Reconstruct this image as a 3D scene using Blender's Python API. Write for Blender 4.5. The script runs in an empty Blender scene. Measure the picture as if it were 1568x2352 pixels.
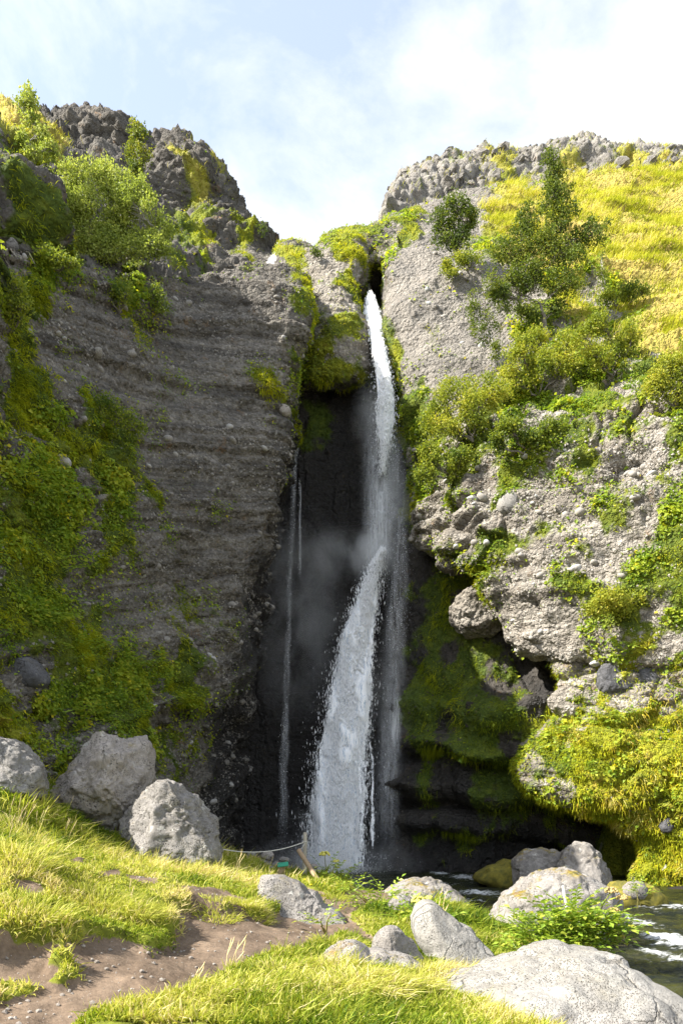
import bpy, math, random
import numpy as np
from math import radians, pi

# ------------------------------------------------------------------ camera, sky, sun, exposure
SC = bpy.context.scene
COL = SC.collection
F = 1568.0            # focal length in units of a 2352 px high frame (24 mm on a 36 mm high sensor)
EYE = 2.5             # eye height above the pool
HOR = 1870.0          # row of the horizon (lens shifted up)
cam_d = bpy.data.cameras.new('camera'); cam = bpy.data.objects.new('camera', cam_d); COL.objects.link(cam)
cam_d.sensor_fit = 'AUTO'; cam_d.sensor_width = 36.0; cam_d.sensor_height = 36.0; cam_d.lens = 24.0
cam_d.shift_y = (HOR - 1176) / 2352.0
cam_d.clip_start = 0.1; cam_d.clip_end = 2000
cam.location = (0, 0, EYE); cam.rotation_euler = (radians(90), 0, 0)
SC.camera = cam

SUN = np.array([-0.70, -0.29, 0.66]); SUN /= np.linalg.norm(SUN)
SUN_EL = math.asin(SUN[2]); SUN_AZ = math.atan2(SUN[0], SUN[1])
w = bpy.data.worlds.new('World'); SC.world = w; w.use_nodes = True
nt = w.node_tree; nt.nodes.clear()
out = nt.nodes.new('ShaderNodeOutputWorld')
bg1 = nt.nodes.new('ShaderNodeBackground'); bg2 = nt.nodes.new('ShaderNodeBackground')
sky = nt.nodes.new('ShaderNodeTexSky'); sky.sky_type = 'NISHITA'; sky.sun_disc = False
sky.sun_elevation = SUN_EL; sky.sun_rotation = SUN_AZ; sky.dust_density = 1.5
nt.links.new(sky.outputs[0], bg1.inputs[0]); bg1.inputs[1].default_value = 0.15
bg2.inputs[0].default_value = (0.96, 0.98, 1.0, 1); bg2.inputs[1].default_value = 0.49
tc = nt.nodes.new('ShaderNodeTexCoord'); mp = nt.nodes.new('ShaderNodeMapping')
mp.inputs['Scale'].default_value = (1.0, 1.0, 1.7); mp.inputs['Location'].default_value = (0.35, 0.1, 0.25)
no = nt.nodes.new('ShaderNodeTexNoise'); no.inputs['Scale'].default_value = 3.4; no.inputs['Detail'].default_value = 9; no.inputs['Roughness'].default_value = 0.60
no.inputs['Distortion'].default_value = 0.25
cr = nt.nodes.new('ShaderNodeValToRGB')
cr.color_ramp.elements[0].position = 0.40; cr.color_ramp.elements[0].color = (0.34, 0.34, 0.34, 1)
cr.color_ramp.elements[1].position = 0.64; cr.color_ramp.elements[1].color = (1, 1, 1, 1)
mx = nt.nodes.new('ShaderNodeMixShader')
nt.links.new(tc.outputs['Generated'], mp.inputs[0]); nt.links.new(mp.outputs[0], no.inputs['Vector'])
nt.links.new(no.outputs[0], cr.inputs[0]); nt.links.new(cr.outputs[0], mx.inputs[0])
nt.links.new(bg1.outputs[0], mx.inputs[1]); nt.links.new(bg2.outputs[0], mx.inputs[2]); nt.links.new(mx.outputs[0], out.inputs[0])

sd = bpy.data.lights.new('sun', 'SUN'); sd.energy = 5.0; sd.angle = radians(0.5); sd.color = (1.0, 0.95, 0.86)
so = bpy.data.objects.new('sun', sd); COL.objects.link(so); so.location = (-30, -10, 60)
so.rotation_euler = (pi/2 - SUN_EL, 0, pi/2 + math.atan2(SUN[1], SUN[0]))
SC.view_settings.view_transform = 'Standard'; SC.view_settings.look = 'None'
SC.view_settings.exposure = 1.46; SC.view_settings.gamma = 1.0
cy = SC.cycles
cy.use_denoising = True; cy.max_bounces = 6; cy.diffuse_bounces = 4; cy.glossy_bounces = 2
cy.transmission_bounces = 3; cy.transparent_max_bounces = 12; cy.volume_bounces = 4
cy.volume_step_rate = 4.0; cy.caustics_reflective = False; cy.caustics_refractive = False
cy.sample_clamp_indirect = 6.0

rng = np.random.default_rng(7); random.seed(7)

# ------------------------------------------------------------------ numeric helpers
def P(px, py, Y): return np.array([(px-784)/F*Y, Y, EYE+(HOR-py)/F*Y])
def proj(p): return 784+p[..., 0]/p[..., 1]*F, HOR-(p[..., 2]-EYE)/p[..., 1]*F

def _h(ix, iy, iz, s):
    h = (ix.astype(np.uint32)*np.uint32(374761393)) ^ (iy.astype(np.uint32)*np.uint32(668265263)) ^ (iz.astype(np.uint32)*np.uint32(2246822519)) ^ np.uint32((s*3266489917+12345) & 0xffffffff)
    h = (h ^ (h >> np.uint32(15)))*np.uint32(2246822519); h = (h ^ (h >> np.uint32(13)))*np.uint32(3266489917)
    return (h ^ (h >> np.uint32(16))).astype(np.float32)*np.float32(1/4294967295.0)
def vnoise(p, s=0):
    p = np.asarray(p, np.float32).reshape(-1, 3); fl = np.floor(p); f = p-fl; i = fl.astype(np.int64)
    u = f*f*f*(f*(f*6-15)+10); r = 0
    for dx in (0, 1):
        wx = u[:, 0] if dx else 1-u[:, 0]
        for dy in (0, 1):
            wy = wx*(u[:, 1] if dy else 1-u[:, 1])
            for dz in (0, 1):
                r = r + wy*(u[:, 2] if dz else 1-u[:, 2])*_h(i[:, 0]+dx, i[:, 1]+dy, i[:, 2]+dz, s)
    return r*2-1
def fbm(p, octs=4, s=0, gain=0.5, lac=2.03):
    p = np.asarray(p, np.float32).reshape(-1, 3); a = 1.0; r = 0
    for k in range(octs):
        r = r+a*vnoise(p+17.3*k, s+k); p = p*lac; a *= gain
    return r
def worley(p, s=0):
    p = np.asarray(p, np.float32).reshape(-1, 3); i = np.floor(p).astype(np.int64)
    f1 = np.full(len(p), 9.0, np.float32); f2 = f1.copy(); cid = np.zeros(len(p), np.float32)
    for dx in (-1, 0, 1):
        for dy in (-1, 0, 1):
            for dz in (-1, 0, 1):
                a, b, c = i[:, 0]+dx, i[:, 1]+dy, i[:, 2]+dz
                q = np.stack([a+_h(a, b, c, s), b+_h(a, b, c, s+1), c+_h(a, b, c, s+2)], 1).astype(np.float32)
                d = np.sqrt(((q-p)**2).sum(1)); m = d < f1
                f2 = np.where(m, f1, np.minimum(f2, d)); cid = np.where(m, _h(a, b, c, s+3), cid); f1 = np.where(m, d, f1)
    return f1, f2, cid
def sstep(a, b, x):
    t = np.clip((x-a)/(b-a), 0, 1); return t*t*(3-2*t)

# ------------------------------------------------------------------ mesh helpers
def mesh_from(name, V, faces, attrs=None, smooth=True):
    """V (n,3); faces: list of int arrays (m,3) / (m,4)."""
    me = bpy.data.meshes.new(name)
    if not isinstance(faces, (list, tuple)): faces = [faces]
    faces = [np.asarray(f, np.int32) for f in faces if len(f)]
    V = np.ascontiguousarray(V, np.float32)
    loops = np.concatenate([f.ravel() for f in faces]); tot = np.concatenate([np.full(len(f), f.shape[1], np.int32) for f in faces])
    start = np.concatenate([[0], np.cumsum(tot)[:-1]]).astype(np.int32)
    me.vertices.add(len(V)); me.vertices.foreach_set('co', V.ravel())
    me.loops.add(len(loops)); me.loops.foreach_set('vertex_index', loops)
    me.polygons.add(len(tot)); me.polygons.foreach_set('loop_start', start)
    try: me.polygons.foreach_set('loop_total', tot)
    except Exception: pass
    me.update(calc_edges=True)
    me.polygons.foreach_set('use_smooth', np.full(len(tot), bool(smooth)))
    for k, a in (attrs or {}).items():
        at = me.attributes.new(k, 'FLOAT', 'POINT'); at.data.foreach_set('value', np.ascontiguousarray(a, np.float32).ravel())
    me.update(); return me
def link(name, me, mat=None, parent=None, label=None, cat=None, group=None, kind=None, loc=None):
    o = bpy.data.objects.new(name, me); COL.objects.link(o)
    if mat is not None and me is not None and len(me.materials) == 0: me.materials.append(mat)
    if parent is not None: o.parent = parent
    if loc is not None: o.location = loc
    tag(o, label, cat, group, kind); return o
def tag(o, label=None, cat=None, group=None, kind=None):
    if label: o['label'] = label
    if cat: o['category'] = cat
    if group: o['group'] = group
    if kind: o['kind'] = kind
    return o
def empty(name, loc, label, cat, group=None):
    o = bpy.data.objects.new(name, None); COL.objects.link(o); o.location = loc; o.empty_display_size = 0.2
    return tag(o, label, cat, group)
def grid_faces(nv, nu):
    a = (np.arange(nv-1)[:, None]*nu+np.arange(nu-1)[None]).ravel()
    return np.stack([a, a+1, a+nu+1, a+nu], 1)
def hermite(T, C, t):
    """C (n,...) at knots T -> values at t; finite-difference tangents."""
    n = len(T); m = np.zeros_like(C)
    for i in range(n):
        if i == 0: m[i] = (C[1]-C[0])/(T[1]-T[0])
        elif i == n-1: m[i] = (C[-1]-C[-2])/(T[-1]-T[-2])
        else: m[i] = (C[i+1]-C[i-1])/(T[i+1]-T[i-1])
    k = np.clip(np.searchsorted(T, t, 'right')-1, 0, n-2); h = T[k+1]-T[k]; s = (t-T[k])/h
    sh = (-1,)+(1,)*(C.ndim-1); s = s.reshape(sh); h = h.reshape(sh)
    return (2*s**3-3*s**2+1)*C[k]+(s**3-2*s**2+s)*h*m[k]+(-2*s**3+3*s**2)*C[k+1]+(s**3-s**2)*h*m[k+1]
def patch(ctrl, step):
    C = np.array([[P(*c) for c in row] for row in ctrl])
    lu = np.linalg.norm(np.diff(C, axis=1), axis=2).mean(0); lv = np.linalg.norm(np.diff(C, axis=0), axis=2).mean(1)
    Tu = np.concatenate([[0], np.cumsum(lu)]); Tv = np.concatenate([[0], np.cumsum(lv)])
    nu, nv = int(Tu[-1]/step)+2, int(Tv[-1]/step)+2
    A = hermite(Tv, C, np.linspace(0, Tv[-1], nv))
    return np.swapaxes(hermite(Tu, np.swapaxes(A, 0, 1), np.linspace(0, Tu[-1], nu)), 0, 1)
def normals(V):
    du = np.gradient(V, axis=1); dv = np.gradient(V, axis=0); n = np.cross(du, dv)
    n /= np.linalg.norm(n, axis=2, keepdims=True)+1e-9
    # face the camera side on average
    c = (n*(np.array([0, 0, EYE])-V)).sum(2).mean()
    return n if c > 0 else -n
def closed_mesh(name, V, attrs, back=(0, 9, 0)):
    """grid patch plus a skirt running back into the hill and a coarse back face: a solid body."""
    nv, nu, _ = V.shape; base = V.reshape(-1, 3)
    ring = np.concatenate([np.arange(nu), np.arange(1, nv)*nu+nu-1, (nv-1)*nu+np.arange(nu-2, -1, -1), np.arange(nv-2, 0, -1)*nu])
    off = base[ring]+np.array(back); n0 = len(base); R = len(ring)
    q = np.stack([ring, n0+np.arange(R), n0+(np.arange(R)+1) % R, np.roll(ring, -1)], 1)
    cen = off.mean(0, keepdims=True); tri = np.stack([n0+np.arange(R), np.full(R, n0+R), n0+(np.arange(R)+1) % R], 1)
    VV = np.concatenate([base, off, cen]); at = {k: np.concatenate([a.ravel(), a.ravel()[ring], [a.mean()]]) for k, a in attrs.items()}
    return mesh_from(name, VV, [grid_faces(nv, nu), q, tri], at)

# ------------------------------------------------------------------ plant cover of the cliffs (cells of 49 px of the 1568 px wide frame, rows from 245)
COVER = """
yy..............................
yyy.............................
mmy....,y,...........,,y,,y,,y,y
mmm....,,y.........,.,,,,,yyyyyy
mmm....,,,.........,...yyyyyyyyy
mmm.....,,,......llM.,.yyyyyyyyy
.ml,,,,,mM,M.M,lMl...,lyyyyyyyyy
.lll,,,,mm.,.M,,M,...,,,.yylyyyy
mm,.,ll,......M,mD..,..,.lyllyyy
mm,...,,,.....m,,D..,,..,lyyllyy
,m....,,......MmMD,.,...lllylyyy
m,.,...,......mM,dM.,,..llllllyy
mm,....,,..,,.lMMdM,,..llsllllll
mm,m,,,,....M,dddDmm,.lllsslllll
mmlml,,,....,dDDd.mll.llssslll,l
mllllm,.......DDd.mlllsssssl,,,l
mlllmm,......dddd..lllllsl,l,,,,
llllllm.,...,dddd..lsl,l,,M,,,,l
llll,mm..,,..dddd..M,,.l,,,,l,,l
lllm,l,..,...dddd..M....,,,.,,,l
lll,,m,,.....dddd...,,,l,,,l,,ll
lll,m,,.....ddddd...DDD,..,.,,ll
mlm,...,,,..dddddd.DDml,.,llllll
mll,,,,,,,.ddddddd.Dmm.,..,lllll
llllm,,,,m,ddddddd.Dmm,...,lllll
lmllll,,,m,ddddddd.Dmmm,...MlMMl
..lllllllm,ddddddd.Dmmmmd..M.M.M
m.lllllmmm,ddddddd.DmmDmmd.,M.M.
Mmlmlmmm,,dddddddd.DDmDmmdM,MMMM
MMm,lllmm,dddddddd.mmmmmmMMMMMMM
.lm,,,,mm.dddddddd.mmmmmmmmMMMMM
lll,,,,mm.dddddddd.DDDDDDmmMMMMM
....,,,,..dddddddd.mmmmmmm,MMMMM
..........dddddddd.DDDDDDmm,MMMM
..........dddddddd.DDDDDdddmMMMM
..........dddddddd.dddddddddmMMM
............................,mMM
""".strip('\n').split('\n')
_W = max(len(r) for r in COVER); COVER = [r.ljust(_W, '.')[:32] for r in COVER]
_T = {'.': (0, .4, 0, 0, 0), ',': (.33, .45, .06, 0, 0), 'm': (.85, .35, .08, 0, 0), 'M': (.98, .78, .12, 0, 0), 'l': (.8, .45, .8, 0, 0),
      's': (.8, .35, 1.0, 0, 0), 'y': (.95, .95, 0, 1, 0), 'd': (.0, .3, 0, 0, 1), 'D': (.62, .28, .06, 0, .7)}
CM = np.array([[_T.get(c, _T['.']) for c in r] for r in COVER], np.float32)
def cover(V, jitter=26):
    """-> moss, hue, leaf, grass, wet at the surface points"""
    p = V.reshape(-1, 3); x, y = proj(p)
    x = x+jitter*fbm(p*0.9, 3, 91); y = y+jitter*fbm(p*0.9, 3, 95)
    cx = np.clip(x/49-.5, 0, 30.99); cyy = np.clip((y-245)/49-.5, 0, len(COVER)-1.01)
    i, j = cyy.astype(int), cx.astype(int); fy, fx = (cyy-i)[:, None], (cx-j)[:, None]
    v = CM[i, j]*(1-fy)*(1-fx)+CM[i, j+1]*(1-fy)*fx+CM[i+1, j]*fy*(1-fx)+CM[i+1, j+1]*fy*fx
    v[:, 0] = np.where(v[:, 3] > .4, v[:, 0], np.clip(v[:, 0]*(.86+.16*sstep(.86, .96, v[:, 0])+(.95-.55*sstep(.86, .96, v[:, 0]))*fbm(p*.95, 4, 97)), 0, 1)); v[:, 2] *= np.clip(.8+1.0*fbm(p*1.2, 3, 99), 0, 1.2)
    return [v[:, k] for k in range(5)]
# ------------------------------------------------------------------ materials
class NB:
    """small node-graph writer"""
    def __init__(s, name):
        s.m = bpy.data.materials.new(name); s.m.use_nodes = True; s.t = s.m.node_tree; s.t.nodes.clear()
        s.out = s.n('ShaderNodeOutputMaterial')
    def n(s, typ, **kw):
        nd = s.t.nodes.new(typ)
        for k, v in kw.items(): setattr(nd, k, v)
        return nd
    def put(s, sock, v):
        if isinstance(v, bpy.types.NodeSocket): s.t.links.new(v, sock)
        elif isinstance(v, (tuple, list)) and len(v) == 3 and sock.type == 'RGBA': sock.default_value = (*v, 1)
        else: sock.default_value = v
    def pos(s): return s.n('ShaderNodeTexCoord').outputs['Object']
    def attr(s, name): return s.n('ShaderNodeAttribute', attribute_name=name).outputs['Fac']
    def scale(s, v, sc, loc=(0, 0, 0)):
        m = s.n('ShaderNodeMapping'); s.put(m.inputs[0], v); m.inputs['Scale'].default_value = sc; m.inputs['Location'].default_value = loc; return m.outputs[0]
    def noise(s, v, scale, det=4, rough=.55, dist=0):
        m = s.n('ShaderNodeTexNoise'); s.put(m.inputs['Vector'], v); m.inputs['Scale'].default_value = scale; m.inputs['Detail'].default_value = det
        m.inputs['Roughness'].default_value = rough; m.inputs['Distortion'].default_value = dist; return m.outputs[0]
    def voro(s, v, scale, feature='F1'):
        m = s.n('ShaderNodeTexVoronoi', feature=feature); s.put(m.inputs['Vector'], v); m.inputs['Scale'].default_value = scale; return m
    def ramp(s, fac, stops):
        m = s.n('ShaderNodeValToRGB'); s.put(m.inputs[0], fac); e = m.color_ramp.elements
        while len(e) < len(stops): e.new(.5)
        for k, (p, c) in enumerate(stops):
            e[k].position = p; e[k].color = (*(c if isinstance(c, (tuple, list)) else (c, c, c)), 1)
        return m.outputs[0]
    def mix(s, f, a, b, mode='MIX'):
        m = s.n('ShaderNodeMix', data_type='RGBA', blend_type=mode); s.put(m.inputs[0], f); s.put(m.inputs[6], a); s.put(m.inputs[7], b); return m.outputs[2]
    def math(s, op, a, b=0.0, clamp=False):
        m = s.n('ShaderNodeMath', operation=op, use_clamp=clamp); s.put(m.inputs[0], a); s.put(m.inputs[1], b); return m.outputs[0]
    def bump(s, h, strength, dist, normal=None):
        m = s.n('ShaderNodeBump'); s.put(m.inputs['Height'], h); m.inputs['Strength'].default_value = strength; m.inputs['Distance'].default_value = dist
        if normal is not None: s.put(m.inputs['Normal'], normal)
        return m.outputs[0]
    def pbr(s, col, rough=.9, normal=None, spec=.3, **kw):
        b = s.n('ShaderNodeBsdfPrincipled'); s.put(b.inputs['Base Color'], col); s.put(b.inputs['Roughness'], rough); s.put(b.inputs['Specular IOR Level'], spec)
        if normal is not None: s.put(b.inputs['Normal'], normal)
        for k, v in kw.items(): s.put(b.inputs[k], v)
        return b.outputs[0]
    def done(s, sh): s.t.links.new(sh, s.out.inputs[0]); return s.m

MOSS = [(0, (.030, .052, .010)), (.35, (.075, .108, .014)), (.6, (.16, .185, .016)), (.85, (.28, .285, .020)), (1, (.36, .26, .045))]
def rock_mat(name, c1, c2, c3, peb=7.0, strata=.5, pebamt=.5, dip=0.0):
    b = NB(name); p = b.pos(); pd = b.n('ShaderNodeMapping'); b.put(pd.inputs[0], p); pd.inputs['Rotation'].default_value = (-math.atan(dip), 0, 0); pd = pd.outputs[0]
    n1 = b.noise(p, .7, 6, .6); n2 = b.noise(p, 9, 5, .65)
    st = b.noise(b.scale(pd, (.16, .16, 2.2)), 1.0, 7, .68, .25)
    col = b.mix(b.ramp(n1, [(.35, 0), (.65, 1)]), c1, c2)
    col = b.mix(b.math('MULTIPLY', b.ramp(st, [(.4, 0), (.62, 1)]), strata), col, c3)
    dk = b.noise(b.scale(pd, (.20, .20, 3.1), (3, 5, 7)), 1.0, 6, .66, .2); col = b.mix(b.math('MULTIPLY', b.ramp(dk, [(.52, 0), (.62, 1)]), .55), col, b.mix(1.0, col, (.38, .36, .34), 'MULTIPLY'))
    sl = b.attr('slab'); pebamt = b.math('SUBTRACT', pebamt, b.math('MULTIPLY', sl, pebamt*.75)); col = b.mix(b.math('MULTIPLY', sl, .62), col, b.mix(b.ramp(n1, [(.4, 0), (.6, 1)]), (.145, .137, .128), (.235, .215, .19)))
    v = b.voro(p, peb); v2 = b.voro(p, peb*2.7)
    pc = b.ramp(v.outputs['Color'], [(.0, .40), (.55, .9), (.8, 1.15), (1, 2.3)])
    pc2 = b.ramp(v2.outputs['Color'], [(.0, .5), (.6, 1.0), (1, 1.9)])
    col = b.mix(pebamt, col, b.mix(1.0, col, b.mix(.5, pc, pc2), 'MULTIPLY'), 'MIX')
    col = b.mix(.55, col, b.mix(1.0, col, b.ramp(n2, [(.3, .55), (.7, 1.45)]), 'MULTIPLY'))
    rust = b.ramp(b.noise(p, 1.3, 7, .7), [(.60, 0), (.70, .55)]); col = b.mix(rust, col, (.23, .125, .045))
    h = b.math('ADD', b.math('MULTIPLY', b.ramp(v.outputs['Distance'], [(0, 1), (.75, 0)]), .9), b.math('MULTIPLY', b.ramp(v2.outputs['Distance'], [(0, 1), (.8, 0)]), .4))
    h = b.math('ADD', h, n2)
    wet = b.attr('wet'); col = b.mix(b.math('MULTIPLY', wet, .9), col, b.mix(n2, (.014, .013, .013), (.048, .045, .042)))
    # plant film on the stone
    mo = b.attr('moss'); mn = b.noise(p, 3.2, 7, .72)
    mf = b.ramp(b.math('ADD', b.math('MULTIPLY', mo, 1.15), b.math('SUBTRACT', mn, .78)), [(.20, 0), (.42, 1)])
    hue = b.math('ADD', b.attr('hue'), b.math('MULTIPLY', b.math('SUBTRACT', b.noise(p, 1.7, 6, .7), .5), 1.1))
    mc = b.mix(.6, b.ramp(hue, MOSS), b.mix(1.0, b.ramp(hue, MOSS), b.ramp(b.noise(p, 14, 4, .7), [(.3, .35), (.7, 1.5)]), 'MULTIPLY'))
    mc = b.mix(b.math('MULTIPLY', b.attr('dry'), .6), mc, (.42, .34, .10))
    col = b.mix(mf, col, mc)
    rough = b.mix(wet, (.9, .9, .9), (.38, .38, .38))
    return b.done(b.pbr(col, rough, b.bump(h, .95, .12), .25))
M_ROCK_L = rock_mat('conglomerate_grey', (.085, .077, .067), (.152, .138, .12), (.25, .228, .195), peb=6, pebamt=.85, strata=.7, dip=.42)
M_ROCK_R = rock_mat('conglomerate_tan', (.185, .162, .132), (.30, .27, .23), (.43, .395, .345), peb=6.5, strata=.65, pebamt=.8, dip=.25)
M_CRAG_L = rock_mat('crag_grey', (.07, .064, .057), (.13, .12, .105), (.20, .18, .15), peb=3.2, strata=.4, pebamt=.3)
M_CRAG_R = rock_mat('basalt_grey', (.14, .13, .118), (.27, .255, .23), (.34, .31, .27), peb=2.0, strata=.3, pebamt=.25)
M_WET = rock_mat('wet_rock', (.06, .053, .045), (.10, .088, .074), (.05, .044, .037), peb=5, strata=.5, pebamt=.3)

def boulder_mat(name, c1, c2, pits=.6, lichen=.4, moss=.35, ck=.35, ps=1.0):
    b = NB(name); p = b.pos()
    n = b.noise(p, 1.6, 7, .62); f = b.noise(p, 14, 6, .7)
    col = b.mix(b.ramp(n, [(.35, 0), (.65, 1)]), c1, c2)
    col = b.mix(.6, col, b.mix(1.0, col, b.ramp(f, [(.3, .62), (.7, 1.32)]), 'MULTIPLY'))
    v = b.voro(p, 16*ps); v3 = b.voro(p, 38*ps)
    on = b.ramp(b.noise(p, 2.3, 4, .6), [(.47, 0), (.62, 1)])
    pit = b.math('MULTIPLY', b.ramp(v.outputs['Distance'], [(.16, 1), (.30, 0)]), on)
    pit2 = b.math('MULTIPLY', b.ramp(v3.outputs['Distance'], [(.18, 1), (.34, 0)]), b.ramp(b.noise(p, 3.1, 3, .6), [(.4, 0), (.6, 1)]))
    pit = b.math('MAXIMUM', pit, pit2)
    lf = b.math('MULTIPLY', b.ramp(b.noise(b.scale(p, (1, 1, 1), (4, 2, 1)), 5.5, 6, .62), [(.60, 0), (.645, 1)]), lichen); col = b.mix(lf, col, (.50, .49, .45))
    col = b.mix(b.math('MULTIPLY', pit, pits), col, (.05, .042, .032))
    vc = b.voro(b.scale(p, (1, 1, 1), (3, 1, 2)), .9, 'DISTANCE_TO_EDGE')
    dn = b.n('ShaderNodeVectorMath', operation='ADD'); b.put(dn.inputs[0], p); nv = b.n('ShaderNodeTexNoise'); b.put(nv.inputs['Vector'], p); nv.inputs['Scale'].default_value = 1.7; nv.inputs['Detail'].default_value = 5; b.put(dn.inputs[1], nv.outputs[1])
    b.put(vc.inputs['Vector'], dn.outputs[0])
    crack = b.math('MULTIPLY', b.ramp(vc.outputs['Distance'], [(.0, 1), (.022, 0)]), b.ramp(b.noise(p, .8, 3), [(.42, 0), (.55, 1)])); col = b.mix(b.math('MULTIPLY', crack, ck), col, (.05, .042, .03))
    g = b.n('ShaderNodeNewGeometry'); sx = b.n('ShaderNodeSeparateXYZ'); b.put(sx.inputs[0], g.outputs['Normal'])
    up = b.math('MULTIPLY', b.ramp(sx.outputs[2], [(.35, 0), (.85, 1)]), b.ramp(b.noise(p, 2.1, 7, .7), [(.53, 0), (.62, 1)]))
    col = b.mix(b.math('MULTIPLY', up, moss), col, b.ramp(b.noise(p, 5, 4), [(.35, (.10, .09, .02)), (.5, (.25, .19, .03)), (.65, (.19, .11, .03))]))
    h = b.math('SUBTRACT', b.math('ADD', b.math('MULTIPLY', f, .6), b.math('MULTIPLY', n, .8)), b.math('ADD', pit, b.math('MULTIPLY', crack, ck)))
    return b.done(b.pbr(col, .88, b.bump(h, .9, .05), .25))
M_B_WARM = boulder_mat('boulder_warm_grey', (.26, .23, .20), (.37, .335, .30), .85, .45, .7, .15)
M_B_GREY = boulder_mat('boulder_grey', (.17, .158, .145), (.28, .262, .245), .8, .55, .4, .2)
M_B_PALE = boulder_mat('boulder_pale', (.235, .222, .20), (.325, .31, .285), .5, .3, .10, .6, 1.8)
M_B_RIVER = boulder_mat('boulder_lichen', (.18, .163, .145), (.30, .28, .26), .8, .6, 1.0, .15, 1.5)
M_BASALT = boulder_mat('outcrop_basalt', (.07, .07, .075), (.13, .13, .14), .5, .15, .3)
M_STONE = boulder_mat('stone_mixed', (.16, .15, .14), (.30, .28, .255), .3, .3, 0)

def leaf_mat(name, stops, trans=.45, rough=.55, spec=.35):
    b = NB(name); c = b.ramp(b.attr('tint'), stops)
    d = b.pbr(c, rough, None, spec); tr = b.n('ShaderNodeBsdfTranslucent')
    b.put(tr.inputs[0], b.mix(.5, c, b.mix(1, c, (1.25, 1.2, .5), 'MULTIPLY')))
    m = b.n('ShaderNodeMixShader'); m.inputs[0].default_value = trans; b.put(m.inputs[1], d); b.put(m.inputs[2], tr.outputs[0]); return b.done(m.outputs[0])
M_MOSS = leaf_mat('moss_blades', [(0, (.07, .11, .012)), (.3, (.18, .23, .014)), (.55, (.36, .40, .020)), (.8, (.54, .54, .03)), (.93, (.52, .38, .04)), (1, (.64, .58, .18))], .38, .8, .1)
M_LEAF = leaf_mat('cover_leaves', [(0, (.075, .15, .020)), (.4, (.20, .31, .028)), (.7, (.36, .44, .035)), (.92, (.50, .52, .05)), (1, (.66, .56, .03))], .48)
M_BIRCH = leaf_mat('birch_leaves', [(0, (.06, .10, .018)), (.5, (.15, .20, .026)), (.85, (.28, .30, .038)), (1, (.40, .36, .05))], .45)
M_WILLOW = leaf_mat('willow_leaves', [(0, (.15, .20, .04)), (.5, (.32, .39, .07)), (.85, (.46, .50, .13)), (1, (.55, .56, .16))], .45)
M_SHRUB = leaf_mat('shrub_leaves', [(0, (.08, .14, .022)), (.5, (.29, .34, .034)), (.85, (.46, .46, .055)), (1, (.58, .50, .08))], .45)
M_GRASS = leaf_mat('grass_blades', [(0, (.08, .14, .012)), (.3, (.22, .29, .018)), (.55, (.41, .43, .06)), (.78, (.56, .53, .13)), (.9, (.64, .57, .26)), (1, (.68, .57, .32))], .42, .6, .25)
M_HILLGRASS = leaf_mat('hill_grass', [(0, (.20, .24, .02)), (.35, (.40, .43, .026)), (.7, (.55, .51, .06)), (1, (.68, .58, .28))], .35, .8, .1)
M_ANGEL = leaf_mat('angelica_leaves', [(0, (.13, .24, .03)), (.5, (.28, .40, .045)), (.9, (.44, .50, .07)), (1, (.60, .55, .08))], .4, .45, .4)

def simple(name, c1, c2, scale=20, rough=.85, bump=.4, stretch=(1, 1, 1)):
    b = NB(name); p = b.scale(b.pos(), stretch); n = b.noise(p, scale, 6, .65)
    return b.done(b.pbr(b.mix(b.ramp(n, [(.3, 0), (.7, 1)]), c1, c2), rough, b.bump(n, bump, .01), .25))
M_WOOD = simple('weathered_wood', (.30, .26, .20), (.50, .46, .38), 14, .8, .6, (3, 3, .4))
M_WOOD2 = simple('brown_wood', (.22, .15, .09), (.40, .30, .19), 14, .8, .6, (3, 3, .4))
M_ROPE = simple('pale_rope', (.45, .43, .38), (.65, .62, .55), 60)
M_GREENPLATE = simple('green_plate', (.02, .20, .12), (.04, .28, .17), 9, .45, .1)
M_BARK = simple('bark', (.10, .085, .07), (.26, .235, .21), 18, .9, .6, (1, 1, .35))
M_BARKPALE = simple('pale_bark', (.30, .28, .25), (.50, .48, .44), 16, .85, .5, (1, 1, .5))
M_STEM = simple('plant_stem', (.16, .17, .04), (.28, .22, .08), 12)
M_SEED = simple('seed_head', (.30, .20, .08), (.50, .38, .17), 30)
M_UMBEL = simple('yellow_umbel', (.50, .46, .08), (.62, .58, .16), 25)
M_FLOWER = simple('yellow_flower', (.72, .52, .01), (.78, .60, .03), 25)
M_WHITEF = simple('white_flower', (.7, .7, .66), (.8, .8, .78), 25)
M_TWIG = simple('pale_twig', (.42, .38, .32), (.55, .52, .46), 20)

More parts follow.
